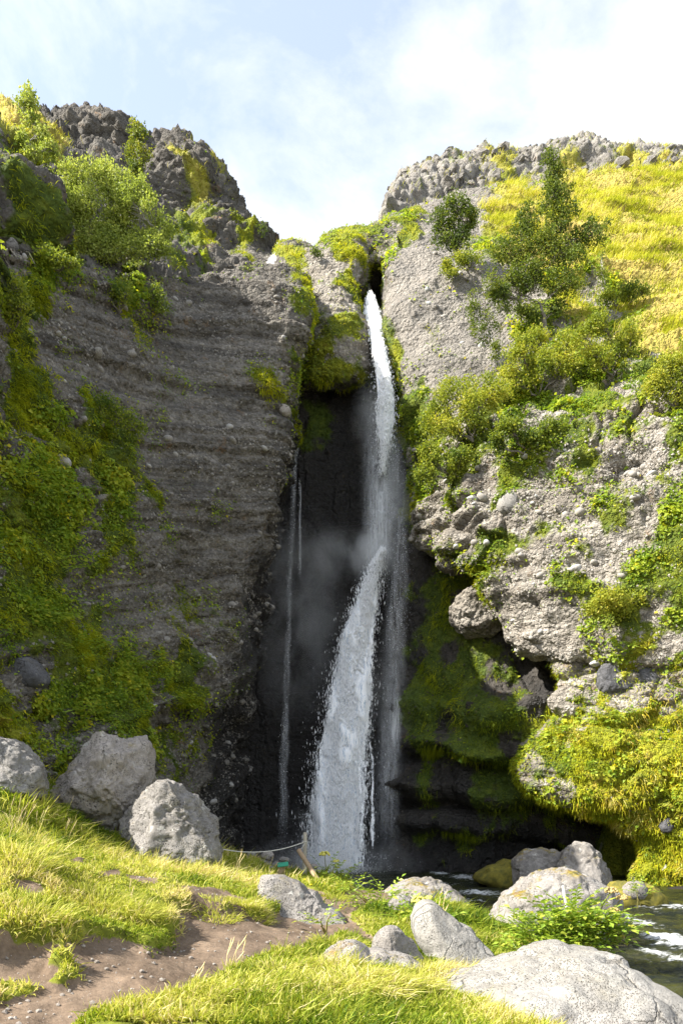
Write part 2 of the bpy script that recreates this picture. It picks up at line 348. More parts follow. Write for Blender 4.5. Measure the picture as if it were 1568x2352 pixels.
# ------------------------------------------------------------------ cliffs
SURF = []          # (positions, normals) of every cliff, for standing plants on them
def make_cliff(name, ctrl, step, mat, disp, label, back=(0, 9, 0), wetbase=0.0):
    V = patch(ctrl, step); N = normals(V); sh = V.shape
    cov = cover(V); p = V.reshape(-1, 3)
    d, wet = disp(p, cov); N2 = N.reshape(-1, 3)
    V2 = (p+N2*d[:, None]).reshape(sh)
    # moss cushions stand proud of the stone
    m = sstep(.3, .8, cov[0]+.5*fbm(p*2.2, 4, 33)); V2 = V2+N*(m*(.05+.10*np.abs(fbm(p*2.6, 3, 35)))).reshape(sh[:2]+(1,))
    Nn = normals(V2)
    at = {'moss': cov[0], 'hue': cov[1], 'wet': np.clip(cov[4]+wet, 0, 1), 'dry': cov[3], 'slab': slab_of(p) if name == 'cliff_right' else 0*wet}
    if name == 'cliff_left':   # ravine side of the corner is wet with spray
        x, y = proj(p); cx = np.interp(y, [600, 740, 850, 955, 1100, 1280, 1400, 1540, 1625, 1680, 1830, 2020], [692, 694, 655, 648, 630, 592, 548, 541, 524, 480, 440, 440]); at['wet'] = np.maximum(at['wet'], sstep(6, 18, x-cx+6*vnoise(p*2, 5))*sstep(700, 900, y)); at['moss'] = at['moss']*(1-at['wet'])
    o = link(name, closed_mesh(name, V2, at, back), mat, None, label, None, None, 'structure')
    SURF.append((V2.reshape(-1, 3), Nn.reshape(-1, 3))); o_d = dict(obj=o, V=V2, N=Nn, cov=cov)
    return o_d
def strata1(z, s):   # stepped beds of uneven thickness
    def beds(q, s):
        k = np.floor(q); f = q-k; a = _h(k.astype(np.int64), k.astype(np.int64)*0, k.astype(np.int64)*0, s); b = _h(k.astype(np.int64)+1, k.astype(np.int64)*0, k.astype(np.int64)*0, s)
        return (a+(b-a)*sstep(.80, 1.0, f))*2-1+.35*(f-.5)
    z0 = z+.25*vnoise(np.stack([z*0, z*0, z*.9], 1), s+5)
    return beds(z0*.85, s)*.55+beds(z0*2.3, s+1)*.42+beds(z0*6, s+2)*.20
def strata0(z, s):
    z3 = np.stack([z*0, z*0, z], 1); return vnoise(z3*1.1, s)*.6+vnoise(z3*2.7, s+1)*.4+vnoise(z3*7, s+2)*.18
def slab_of(p):   # the smooth grey dome high on the right
    x, y = proj(p); return sstep(960, 860, y+30*fbm(p*.6, 3, 71))*sstep(1300, 1150, x)
def d_conglom(seed, ledge=.26, lump=.42, pebble=.06, dip=0., frac=0.):
    def f(p, cov):
        zz = p[:, 2]+.22*fbm(p*np.array([.25, .25, .12]), 3, seed+40)-dip*(p[:, 1]-26)
        d = lump*fbm(p*.33, 5, seed, .5)+ledge*strata1(zz, seed+7)*(.7+.5*vnoise(p*.4, seed+9))*((1-.8*slab_of(p)) if seed == 160 else 1)
        f1, f2, cid = worley(p*2.1, seed+11); g1, g2, c2 = worley(p*5.2, seed+13)
        sl = slab_of(p) if seed == 160 else 0
        d += (1-.8*sl)*(pebble*1.6*np.clip(.55-f1, 0, 1)*(cid > .55)*2+pebble*np.clip(.6-g1, 0, 1)*1.6*(c2 > .35)+.035*fbm(p*4.3, 4, seed+15))+sl*.02*fbm(p*3, 4, seed+17)
        if frac:   # broken blocks and open joints
            q = p*np.array([.75, .6, 1.1])+.4*np.stack([vnoise(p*.7, seed+50+k) for k in range(3)], 1); a1, a2, ac = worley(q, seed+53); mk = sstep(-.15, .35, fbm(p*.3, 3, seed+57))*(1-slab_of(p))*(1-cov[3]); d += frac*mk*((ac-.5)*.9+np.clip((a2-a1)*4, 0, 1)*.7-.5)
        if seed == 160: d += cov[3]*.30*strata1(p[:, 2]*1.25+.5*vnoise(p*.35, 8), 61)   # trodden terraces of the grass slope
        return d, np.zeros(len(p))
    return f
def d_crag(seed, amp=.9, cell=.55, stretch=(1, 1, 1)):
    def f(p, cov):
        q = p*np.array(stretch)+.35*np.stack([vnoise(p*.6, seed+k) for k in range(3)], 1)
        f1, f2, c = worley(q*cell, seed+3); g1, g2, c2 = worley(q*cell*2.6, seed+6)
        d = amp*.7*(c-.5)+amp*.45*np.clip((f2-f1)*3, 0, 1)+amp*.28*(c2-.5)+amp*.22*np.clip((g2-g1)*3, 0, 1)+.5*amp*fbm(p*.3, 4, seed+9)+.09*fbm(p*3, 4, seed+10)
        return d-amp*.5, np.zeros(len(p))
    return f
def d_bluff(seed):
    a = d_crag(seed, .45, .6, (1, 1, 1.6)); c = d_conglom(seed+20, .45, .75, .08)
    def f(p, cov): return a(p, cov)[0]+c(p, cov)[0], np.zeros(len(p))
    return f
def d_wet(seed):
    def f(p, cov):
        q = p*np.array([1.3, 1, .16])
        d = .35*fbm(p*.3, 4, seed)+.22*fbm(q, 4, seed+3)+.05*fbm(p*np.array([4, 4, .9]), 4, seed+5)+.10*strata1(p[:, 2]+.3*vnoise(p*.5, 3), seed+8)
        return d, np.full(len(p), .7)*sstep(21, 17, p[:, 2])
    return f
def d_grotto(seed):
    def f(p, cov):
        z = p[:, 2]+.35*fbm(p*np.array([.3, .3, .1]), 3, seed)+.05*(p[:, 0]-4)
        # beds: shelf (proud) and undercut alternating below z = 8
        bed = .0
        for zc, wd, a in ((6.9, .55, .55), (5.4, .28, .9), (4.75, .20, -.9), (3.55, .45, .9), (2.75, .22, -1.1), (2.0, .45, .7), (1.1, .4, -.6)):
            bed = bed+a*np.exp(-((z-zc)/wd)**2)
        d = bed*(.75+.5*vnoise(p*.5, seed+4))+.4*fbm(p*.45, 5, seed+6)+.12*fbm(p*np.array([2.6, 2.6, 1.2]), 4, seed+8)
        return d, .25*np.ones(len(p))
    return f

L_CTRL = [
 [(-250,420,14),(0,560,17.5),(150,600,20.5),(300,628,23),(420,640,25.4),(520,628,26.6),(640,615,27),(690,632,27.2),(703,640,30),(706,640,33)],
 [(-250,700,13.6),(0,720,17),(150,730,19.8),(300,735,22.3),(420,735,24.4),(520,730,25.5),(640,730,25.8),(694,740,26.3),(705,740,30),(708,740,33)],
 [(-250,850,13.4),(0,850,16.7),(150,850,19.3),(300,850,21.8),(420,850,23.8),(520,850,25.1),(610,850,25.7),(655,850,26.3),(685,850,30),(692,850,33)],
 [(-250,960,13.2),(0,960,16.5),(150,960,19),(300,960,21.4),(410,960,23.4),(510,960,24.8),(600,960,25.8),(648,955,26.4),(680,955,30),(688,955,33)],
 [(-250,1100,13),(0,1100,16.2),(150,1100,18.6),(300,1100,21),(400,1100,22.9),(495,1100,24.3),(580,1100,25.4),(630,1100,26),(665,1100,30),(680,1100,33)],
 [(-250,1280,12.8),(0,1280,15.8),(150,1280,18.2),(300,1280,20.4),(390,1280,22.3),(480,1280,23.8),(550,1280,24.8),(592,1280,25.4),(635,1280,30),(660,1280,33)],
 [(-250,1400,12.6),(0,1400,15.5),(150,1400,17.9),(290,1400,20),(380,1400,21.8),(460,1400,23.2),(515,1400,24.3),(548,1400,25),(597,1400,30),(620,1400,33)],
 [(-250,1540,12.4),(0,1540,15.2),(150,1540,17.4),(285,1540,19.4),(375,1540,21),(455,1540,22.6),(510,1540,23.8),(541,1540,24.6),(590,1540,30),(610,1540,33)],
 [(-250,1620,12.3),(0,1620,15),(150,1620,17),(280,1620,19),(370,1620,20.6),(445,1620,22.2),(495,1620,23.5),(524,1625,24.5),(580,1620,30),(600,1620,33)],
 [(-250,1680,12.3),(0,1680,15),(150,1680,17),(280,1680,19),(360,1680,21.2),(425,1680,23),(465,1680,24.7),(490,1680,26.2),(560,1680,31),(590,1680,33)],
 [(-250,1830,12.3),(0,1830,15),(150,1830,17),(280,1830,19),(355,1830,21.5),(415,1830,23.5),(455,1830,25),(478,1830,26.5),(550,1830,31),(590,1830,33)],
 [(-250,2020,12.2),(0,2020,14.8),(150,2020,16.8),(280,2020,19),(355,2020,21.6),(415,2020,23.6),(455,2020,25),(480,2020,26.6),(550,2020,31),(590,2020,33)]]
L_CTRL = [r[:8]+[(r[7][0]+3, r[7][1], r[7][2]+.55)]+r[8:] for r in L_CTRL]
H_CTRL = [
 [(-250,330,60),(0,340,60),(100,340,60),(190,330,62),(285,350,62),(345,390,62),(420,390,62),(485,430,60),(545,500,58),(610,575,52)],
 [(-250,255,36),(0,266,38),(100,268,39),(190,260,40),(285,290,40),(345,336,40),(420,338,40),(485,382,39.5),(548,474,38.5),(612,552,37.5)],
 [(-250,330,24),(0,338,27),(100,330,35),(190,320,38),(285,345,38.5),(345,380,38),(412,400,38.5),(482,430,38),(540,510,37.5),(604,575,37)],
 [(-250,370,18),(0,385,21),(90,400,29),(190,410,34),(285,430,35),(345,450,36),(410,460,37),(480,490,37),(535,550,36.5),(600,600,36)],
 [(-250,400,16),(0,460,18.6),(105,500,22),(190,510,29),(285,520,31),(345,530,33),(410,540,34),(480,560,35),(535,590,35),(600,620,35)],
 [(-250,430,14.4),(0,575,17.9),(110,606,20.8),(190,620,23),(285,632,24.6),(345,645,26.5),(410,655,28),(480,660,30),(535,664,31),(600,664,32.5)]]
def _ext(r):   # carry the wall on to the left, out of the picture
    px, py, Y = r[0]; Y2 = Y+1.5; z = (HOR-py)/F*Y; return [(784-18/Y2*F, HOR-z/Y2*F, Y2)]+r
L_CTRL = [_ext(r) for r in L_CTRL]; H_CTRL = [H_CTRL[0]]+H_CTRL[1:]
T_CTRL = [   # mounds on the brink above the ravine
 [(380,560,46),(460,560,46),(525,585,46),(570,580,46),(615,580,46),(650,575,46),(690,572,46),(722,592,46),(760,572,46),(810,560,46),(860,540,46),(905,520,46),(950,500,46)],
 [(380,552,36),(460,560,36),(525,578,36),(565,568,36),(608,584,36.6),(632,588,36.6),(652,564,36),(695,565,36),(722,584,36),(760,556,35.5),(810,546,35),(860,532,35),(905,515,36),],
 [(380,580,34),(460,585,33.8),(525,592,34),(565,590,34),(608,598,35),(632,600,35),(655,585,34),(695,590,34),(722,600,34),(760,580,33.6),(810,566,33.6),(860,560,33.8),(905,545,34.4)],
 [(380,640,32.5),(460,645,32.3),(525,640,32.6),(565,640,32.6),(608,640,33),(632,640,33),(655,640,32.8),(695,645,33),(722,650,33.4),(760,640,33.4),(810,610,33.8),(860,592,34),(905,585,34.5)]]
T_CTRL[0] = T_CTRL[0][:12]+[(905,520,46)]
K_CTRL = [   # knob between the brink and the dark wall
 [(660,640,36),(688,585,35),(730,572,34),(780,558,34),(822,552,34),(838,560,35.5),(842,570,37)],
 [(668,660,34),(690,640,32.6),(730,640,31.6),(780,640,31.3),(822,640,31.8),(836,650,33.5),(838,650,36)],
 [(668,720,34),(690,720,32.0),(730,720,31.0),(780,720,30.8),(816,720,31.2),(828,720,33.5),(830,720,36)],
 [(668,800,34),(688,800,32.0),(730,800,30.8),(780,800,30.5),(830,800,31.0),(848,800,33),(850,800,35)],
 [(660,860,34),(670,860,32.0),(720,860,30.8),(780,860,30.6),(840,860,31.2),(856,860,33),(858,860,35)],
 [(655,880,34),(668,872,32.2),(720,885,31.4),(780,882,31.2),(840,880,31.9),(850,880,33.4),(852,880,35)],
 [(655,900,35),(668,905,32.9),(720,905,32.5),(780,900,32.4),(840,892,32.2),(850,888,34.4),(852,888,35.5)]]
B_CTRL = [   # dark wet wall behind the fall
 [(600,840,32),(680,840,32.4),(760,840,32.3),(826,840,32.6),(900,840,33.2),(1000,840,32)],
 [(560,1050,32.2),(660,1050,32.1),(760,1050,32),(840,1050,32.2),(915,1050,32.2),(1000,1050,31.4)],
 [(520,1290,31.6),(640,1290,31.9),(760,1290,32),(850,1290,31.7),(930,1290,31.6),(1000,1290,30.9)],
 [(470,1600,31.3),(600,1600,31.6),(740,1600,31.8),(850,1600,31.7),(940,1600,31.3),(1020,1600,30.6)],
 [(420,2080,31),(560,2080,31.2),(700,2080,31.4),(850,2080,31.4),(960,2080,31),(1050,2080,30.5)]]
S_CTRL = [   # recess of the spout
 [(810,575,37),(850,580,37),(885,575,37),(915,570,36)],
 [(812,640,36.6),(850,640,37),(885,640,36.6),(912,640,35)],
 [(815,700,36),(850,700,35.6),(885,700,35.4),(912,700,34)],
 [(830,780,34.6),(860,780,34.4),(890,780,34),(915,780,33.5)],
 [(830,880,34),(860,880,34),(890,880,33.6),(915,880,33)]]
A_CTRL = [   # small rock bridge over the spout
 [(808,560,36),(845,556,35.4),(880,550,35),(912,540,35)],
 [(806,600,34.2),(845,584,33.8),(880,572,33.6),(915,570,33)],
 [(806,640,34.2),(832,616,34),(868,596,33.8),(915,592,33)],
 [(806,655,35.4),(834,622,35.2),(870,602,35),(915,598,34.6)]]
R_CTRL = [
 [(905,590,44),(888,560,42),(955,505,44),(1060,470,47),(1160,450,50),(1290,430,52),(1568,415,54),(1850,400,54)],
 [(895,575,38),(888,548,34.5),(955,492,37),(1060,455,40),(1160,438,42),(1290,415,44),(1568,398,45),(1850,385,45)],
 [(900,640,36),(888,620,31.8),(960,610,31),(1060,600,31.5),(1160,590,32.5),(1290,570,34),(1568,560,34),(1850,560,33)],
 [(902,720,36),(891,715,31.3),(960,715,30.2),(1060,710,29.8),(1160,705,30),(1290,690,30.5),(1568,680,30),(1850,680,29)],
 [(900,795,35),(880,790,31),(960,810,29.8),(1060,810,29),(1160,805,28.6),(1290,790,28.4),(1568,780,27),(1850,780,26)],
 [(912,855,35),(900,855,31),(965,900,29.2),(1060,900,28),(1160,900,27.2),(1290,890,26.6),(1568,870,25),(1850,870,24)],
 [(935,965,34),(920,960,30.6),(985,990,28.4),(1070,990,27),(1165,990,26),(1290,980,25.2),(1568,960,23.8),(1850,960,22.6)],
 [(950,1085,33),(940,1080,29.9),(995,1090,27.7),(1075,1090,26.3),(1165,1090,25.3),(1290,1080,24.4),(1568,1060,23),(1850,1060,21.8)],
 [(958,1165,33),(948,1165,29.2),(1000,1180,27.2),(1075,1190,25.8),(1165,1190,24.9),(1290,1190,24),(1568,1180,22.6),(1850,1180,21.5)],
 [(965,1215,33),(956,1218,29.2),(1005,1265,27.3),(1070,1306,26),(1160,1312,25.2),(1290,1320,24.1),(1568,1320,22.5),(1850,1320,21.5)],
 [(1000,1230,33),(985,1240,30),(1030,1296,28.2),(1085,1328,27),(1160,1410,25.6),(1290,1425,24.2),(1568,1430,22.5),(1850,1430,21.5)],
 [(1000,1230,34),(1020,1236,31),(1050,1280,30),(1095,1326,29),(1178,1482,26),(1285,1518,24.6),(1568,1530,22.7),(1850,1530,21.6)],
 [(1000,1230,36),(1020,1236,35),(1060,1270,35),(1100,1310,33),(1190,1470,29.5),(1300,1520,28),(1568,1560,26),(1850,1560,25)]]
M_CTRL = [   # mossy lower slope on the right
 [(1270,1440,29),(1240,1470,25.6),(1310,1470,24.8),(1420,1465,24),(1568,1460,23.2),(1850,1460,22)],
 [(1300,1560,29),(1278,1560,25),(1330,1560,24.2),(1430,1560,23.4),(1568,1560,22.6),(1850,1560,21.6)],
 [(1310,1650,29),(1286,1640,24.8),(1340,1645,24),(1430,1650,23.3),(1568,1650,22.5),(1850,1650,21.5)],
 [(1250,1700,29),(1218,1700,25.2),(1300,1705,24.2),(1410,1710,23.3),(1568,1710,22.4),(1850,1710,21.4)],
 [(1220,1770,29),(1186,1772,25.2),(1285,1772,24.2),(1410,1775,23.3),(1568,1775,22.5),(1850,1775,21.4)],
 [(1270,1830,29),(1250,1826,25),(1320,1825,24.1),(1420,1830,23.3),(1568,1835,22.6),(1850,1835,21.5)],
 [(1410,1870,29),(1396,1868,24.4),(1430,1870,23.8),(1480,1880,23.3),(1600,1890,22.7),(1850,1890,21.5)],
 [(1470,1920,29),(1452,1918,24.2),(1475,1920,23.8),(1510,1930,23.5),(1600,1940,22.9),(1850,1940,21.6)],
 [(1490,1965,29),(1478,1965,24.2),(1495,1970,23.8),(1525,1980,23.6),(1600,1990,23),(1850,1990,21.7)],
 [(1460,2020,29),(1446,2015,24.4),(1475,2025,23.9),(1515,2035,23.7),(1600,2050,23.2),(1850,2060,21.8)],
 [(1460,2070,29),(1440,2065,24.6),(1475,2075,24),(1515,2085,23.8),(1600,2095,23.4),(1850,2110,22)]]
G_CTRL = [   # shaded wall of the recess on the right
 [(900,1170,31.6),(960,1170,31),(1050,1170,30.4),(1150,1190,30),(1260,1290,29.5),(1400,1400,29),(1560,1450,28)],
 [(900,1400,31),(960,1400,30),(1050,1400,28.7),(1130,1400,28),(1260,1430,27.6),(1400,1460,27.4),(1560,1500,27)],
 [(898,1560,30.8),(1000,1560,28.9),(1100,1560,27.8),(1200,1560,27.4),(1290,1560,27.3),(1400,1560,27),(1560,1560,27)],
 [(895,1690,30.5),(1000,1690,28.5),(1100,1690,27.4),(1200,1690,26.6),(1290,1690,26.4),(1400,1690,26.4),(1560,1690,27)],
 [(890,1790,30.4),(1000,1790,28.8),(1100,1790,27.8),(1200,1790,27.2),(1300,1790,27.4),(1400,1800,28),(1560,1800,28)],
 [(885,1870,30.2),(1000,1870,28.8),(1100,1870,28),(1200,1870,27.8),(1300,1870,28.6),(1400,1880,29.6),(1560,1880,29)],
 [(880,1960,30.2),(1000,1960,29.2),(1100,1960,28.8),(1200,1960,29.2),(1300,1960,30.2),(1400,1960,30.4),(1560,1960,29)],
 [(880,2070,30.2),(1000,2070,29.4),(1100,2070,29.2),(1200,2070,29.8),(1300,2070,30.6),(1400,2070,30.6),(1560,2070,29)]]
C_CTRL = [   # basalt rim on the right
 [(880,560,62),(895,520,62),(910,470,62),(960,430,62),(1060,400,62),(1160,385,64),(1290,375,64),(1568,370,64),(1850,370,64)],
 [(882,515,46),(892,452,45),(910,412,45),(960,382,46),(1060,358,47),(1160,345,47.5),(1290,333,48),(1568,334,48),(1850,335,48)],
 [(880,530,45),(886,490,44),(900,460,43.8),(955,425,44.3),(1060,400,45.5),(1160,378,46.2),(1290,362,47),(1568,364,47),(1850,364,47)],
 [(880,560,44.4),(885,538,43.2),(900,530,42.8),(955,508,43),(1060,466,44.3),(1160,446,45),(1290,422,45.6),(1568,410,46),(1850,400,46)],
 [(884,590,43),(888,570,42),(905,565,41.6),(960,545,41.8),(1065,500,43),(1165,480,44),(1290,456,44.5),(1568,440,45),(1850,430,45)]]
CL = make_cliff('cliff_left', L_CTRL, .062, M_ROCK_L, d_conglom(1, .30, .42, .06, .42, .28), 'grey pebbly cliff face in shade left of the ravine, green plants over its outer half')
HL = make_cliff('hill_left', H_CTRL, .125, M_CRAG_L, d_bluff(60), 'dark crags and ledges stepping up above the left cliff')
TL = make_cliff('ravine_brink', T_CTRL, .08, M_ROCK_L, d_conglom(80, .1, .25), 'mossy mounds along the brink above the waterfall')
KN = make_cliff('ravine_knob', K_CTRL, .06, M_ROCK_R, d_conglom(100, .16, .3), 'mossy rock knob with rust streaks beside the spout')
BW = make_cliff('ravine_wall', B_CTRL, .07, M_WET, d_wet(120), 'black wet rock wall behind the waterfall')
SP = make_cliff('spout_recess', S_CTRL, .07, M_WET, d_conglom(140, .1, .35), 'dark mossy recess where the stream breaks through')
AR = make_cliff('rock_bridge', A_CTRL, .06, M_ROCK_R, d_conglom(150, .05, .16), 'small overgrown rock bridge over the spout', (0, 1.6, .3))
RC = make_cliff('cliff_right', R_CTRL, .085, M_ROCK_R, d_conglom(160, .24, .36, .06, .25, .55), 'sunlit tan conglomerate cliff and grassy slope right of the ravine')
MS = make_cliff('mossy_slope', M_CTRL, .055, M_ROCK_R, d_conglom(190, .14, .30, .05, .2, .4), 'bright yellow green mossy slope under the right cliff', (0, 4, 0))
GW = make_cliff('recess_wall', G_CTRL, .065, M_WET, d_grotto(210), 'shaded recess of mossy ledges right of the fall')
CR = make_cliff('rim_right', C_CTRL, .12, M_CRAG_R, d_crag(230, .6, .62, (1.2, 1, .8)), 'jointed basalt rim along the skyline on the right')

_SP = np.concatenate([s[0] for s in SURF]); _SN = np.concatenate([s[1] for s in SURF]); _sx, _sy = proj(_SP)
def hit(px, py, rad=7):
    """nearest cliff surface seen from the path in that direction -> point, normal"""
    d2 = (_sx-px)**2+(_sy-py)**2; i = np.nonzero(d2 < rad*rad)[0]
    if len(i) == 0: i = np.array([np.argmin(d2)])
    y0 = _SP[i, 1].min(); j = i[np.argmin(d2[i]+1e4*(_SP[i, 1] > y0+.8))]; return _SP[j].copy(), _SN[j].copy()
# ------------------------------------------------------------------ ground
GP = np.array([  # X, Y, z
 (-7,-6,1.2),(0,-6,1.0),(7,-6,.8),(0,3,.95),(-3,3,1.1),(4,3,.7),
 (0,5,.90),(-2.55,5.1,1.0),(-4.5,5,1.5),(2,5.2,.72),(4,5,.5),(6,5,-.3),(8,6,-.5),
 (-.8,7.4,.88),(-2.57,7.5,1.1),(-2.7,6.5,1.28),(-4,8,2.0),(-6,8,2.5),(0,9.4,.76),(-.3,10.6,.72),(1.2,8,.62),(1.6,9.3,.38),(3.2,8,.20),(4.4,8,-.1),(5.4,8,-.5),(8,9,-.6),
 (-3.2,10.5,1.5),(-1.8,10.8,1.05),(-4.85,12,1.65),(-4,11,1.45),(-4.9,10.6,1.72),(-5.2,12.8,1.85),(-6.1,11.6,2.6),(-6.3,12.8,3.0),(-8,11,3.7),(-1.2,12.5,.95),(.5,12,.70),(.6,14.1,.70),(2,12,.45),(3.2,12,.28),(4.3,11.6,-.05),(5.2,12,-.5),(8,13,-.6),
 (-4,14,1.35),(-5.3,14.6,2.1),(-7,13,3.8),(-8,16,4.1),(-10,14,3.7),(-1.84,15.7,1.0),(-.2,15.5,.82),(1.4,15.5,.72),(2.4,15.5,.55),(3.2,15.5,.1),(4,16,-.35),(6,17,-.5),(9,18,-.5),
 (-3,18,1.15),(-1,17.6,.80),(-.2,18.6,.75),(.6,18,.35),(1.6,18,.15),(2.6,18,-.15),(-5,20,1.4),(-3.2,20,1.0),(-1.6,20,.65),(-.6,20.2,.25),(0,20.6,-.2),(2,20.5,-.45),(-2.5,22,-.1),(-4,22,.6),(-5,24,.3),(-3,24,-.5),
 (-9,20,3),(-14,18,4.2),(-16,10,4),(-16,0,2.5),(0,25,-.7),(4,25,-.7),(8,25,-.5),(6,22,-.6),(9.5,22.8,-.3),(12,22,.2),(14,18,.1),(12,12,-.3),(12,6,-.2),(16,8,.6),(0,32,-.7),(8,31,-.7),(-8,30,0),(16,30,0),(-30,10,6),(30,10,3),(-30,38,6),(30,38,3),(0,40,-.7),(-30,-8,3),(30,-8,2)], np.float64)
_d = np.linalg.norm(GP[:, None, :2]-GP[None, :, :2], axis=2)
_phi = lambda r: r*1.0
_A = np.zeros((len(GP)+3,)*2); _A[:len(GP), :len(GP)] = _phi(_d)-.15*np.eye(len(GP)); _Q = np.c_[np.ones(len(GP)), GP[:, :2]]
_A[:len(GP), len(GP):] = _Q; _A[len(GP):, :len(GP)] = _Q.T
_wt = np.linalg.solve(_A, np.r_[GP[:, 2], 0, 0, 0])
def base_z(X, Y):
    X = np.asarray(X, float); Y = np.asarray(Y, float); z = _wt[-3]+_wt[-2]*X+_wt[-1]*Y
    for k in range(len(GP)): z = z+_wt[k]*_phi(np.sqrt((X-GP[k, 0])**2+(Y-GP[k, 1])**2+.05))
    return z
def G(px, py):
    """where the line of sight through a point of the frame meets the ground -> X, Y"""
    Ys = np.linspace(3.2, 30, 1400); X = (px-784)/F*Ys; z = EYE+(HOR-py)/F*Ys
    k = np.nonzero(z < base_z(X, Ys))[0]; k = k[0] if len(k) else -1
    return X[k], Ys[k]
def poly_xy(pp): return np.array([G(*q) for q in pp])
def sdist(X, Y, poly):
    """signed distance to polygon, positive inside"""
    d = np.full(X.shape, 1e9); ins = np.zeros(X.shape, bool); n = len(poly)
    for i in range(n):
        a, b = poly[i], poly[(i+1) % n]; e = b-a; L = (e**2).sum()+1e-12
        t = np.clip(((X-a[0])*e[0]+(Y-a[1])*e[1])/L, 0, 1); d = np.minimum(d, (X-a[0]-t*e[0])**2+(Y-a[1]-t*e[1])**2)
        c = (a[1] > Y) != (b[1] > Y)
        with np.errstate(divide='ignore', invalid='ignore'): xi = (b[0]-a[0])*(Y-a[1])/(b[1]-a[1])+a[0]
        ins ^= c & (X < xi)
    return np.where(ins, 1, -1)*np.sqrt(d)
TURF_A = poly_xy([(642,2104),(600,2120),(520,2120),(450,2110),(408,2118),(414,2150),(412,2172),(388,2188),(320,2200),(240,2192),(165,2196),(150,2215),(160,2238),(110,2252),(95,2228),(140,2192),(60,2186),(-200,2215),(-320,2050),(-300,1890),(-60,1800),(60,1830),(200,1900),(400,1985),(560,1985),(640,2050)])
TURF_B = poly_xy([(200,2375),(262,2350),(400,2320),(500,2270),(560,2236),(640,2204),(720,2178),(820,2160),(860,2190),(1000,2250),(1100,2270),(1120,2351)])
TURF_B = np.concatenate([TURF_B, [(2.0, 3.6), (-1.2, 3.6), (-1.7, 4.4)]])
TURF_C = poly_xy([(800,2112),(830,2096),(900,2085),(960,2075),(1060,2076),(1150,2096),(1180,2150),(1240,2200),(1150,2290),(1000,2255),(880,2190),(830,2140)])
TURF_D = poly_xy([(560,2010),(640,1998),(720,2000),(775,2015),(810,2050),(770,2058),(700,2046),(650,2062),(600,2040)])
TURF_E = poly_xy([(-200,2268),(0,2258),(60,2262),(120,2282),(60,2310),(-200,2330)])
TURF_F = poly_xy([(95,2262),(130,2236),(165,2240),(180,2262),(150,2290),(105,2285)])
SOIL = [(505,2093,92,20),(60,2090,60,16),(250,2040,45,10),(150,2010,40,12),(330,2056,70,9),(20,2200,70,14),(60,2240,60,14)]
SOIL = [(*G(x, y), abs(G(x+rx, y)[0]-G(x, y)[0]), abs(G(x, y-ry)[1]-G(x, y)[1])) for x, y, rx, ry in SOIL]
def turf(X, Y):
    """-> grass cover 0..1, height of the sod"""
    p = np.stack([X, Y, X*0], -1).reshape(-1, 3); nz = (.09*fbm(p*2.2, 3, 301)+.05*fbm(p*7, 3, 305)).reshape(X.shape)
    g = np.zeros(X.shape); h = np.zeros(X.shape)
    for poly, hh in ((TURF_A, .20), (TURF_B, .13), (TURF_C, .10), (TURF_D, .08), (TURF_E, .10), (TURF_F, .09)):
        s = sdist(X, Y, poly)+nz; g = np.maximum(g, sstep(-.01, .05, s)); h = np.maximum(h, hh*sstep(-.03, .09, s))
    for x, y, rx, ry in SOIL:
        q = ((X-x)/rx)**2+((Y-y)/ry)**2+nz*4; g = g*sstep(.55, 1.15, q)
    left = sstep(-5.2, -6.2, X+.12*(Y-8))*sstep(24, 20, Y); g = np.maximum(g, left)
    return g, h
def ground_z(X, Y):
    X = np.asarray(X, float); Y = np.asarray(Y, float); g, h = turf(X, Y); p = np.stack([X, Y, X*0], -1).reshape(-1, 3)
    z = base_z(X, Y)+h+(.06*fbm(p*.9, 4, 311)+.020*fbm(p*5, 5, 315, .6)).reshape(X.shape)+g*(.03*fbm(p*3.1, 3, 319)).reshape(X.shape)
    return z, g
_gx = np.concatenate([np.linspace(-45, -15, 9)[:-1], np.linspace(-15, -8, 30)[:-1], np.linspace(-8, -4, 62)[:-1], np.linspace(-4, 4, 200)[:-1], np.linspace(4, 8, 62)[:-1], np.linspace(8, 15, 30)[:-1], np.linspace(15, 45, 9)])
_gy = np.concatenate([np.linspace(-10, 3.6, 20)[:-1], np.linspace(3.6, 12, 240)[:-1], np.linspace(12, 20, 110)[:-1], np.linspace(20, 42, 70)])
GX, GY = np.meshgrid(_gx, _gy); GZ, GG = ground_z(GX, GY)
GNX = -np.gradient(GZ, _gx, axis=1); GNY = -np.gradient(GZ, _gy, axis=0)
def gz(x, y):
    i = np.clip(np.searchsorted(_gx, x)-1, 0, len(_gx)-2); j = np.clip(np.searchsorted(_gy, y)-1, 0, len(_gy)-2)
    a = np.clip((x-_gx[i])/(_gx[i+1]-_gx[i]), 0, 1); b = np.clip((y-_gy[j])/(_gy[j+1]-_gy[j]), 0, 1)
    f = lambda A: A[j, i]*(1-a)*(1-b)+A[j, i+1]*a*(1-b)+A[j+1, i]*(1-a)*b+A[j+1, i+1]*a*b
    return f(GZ), f(GG)
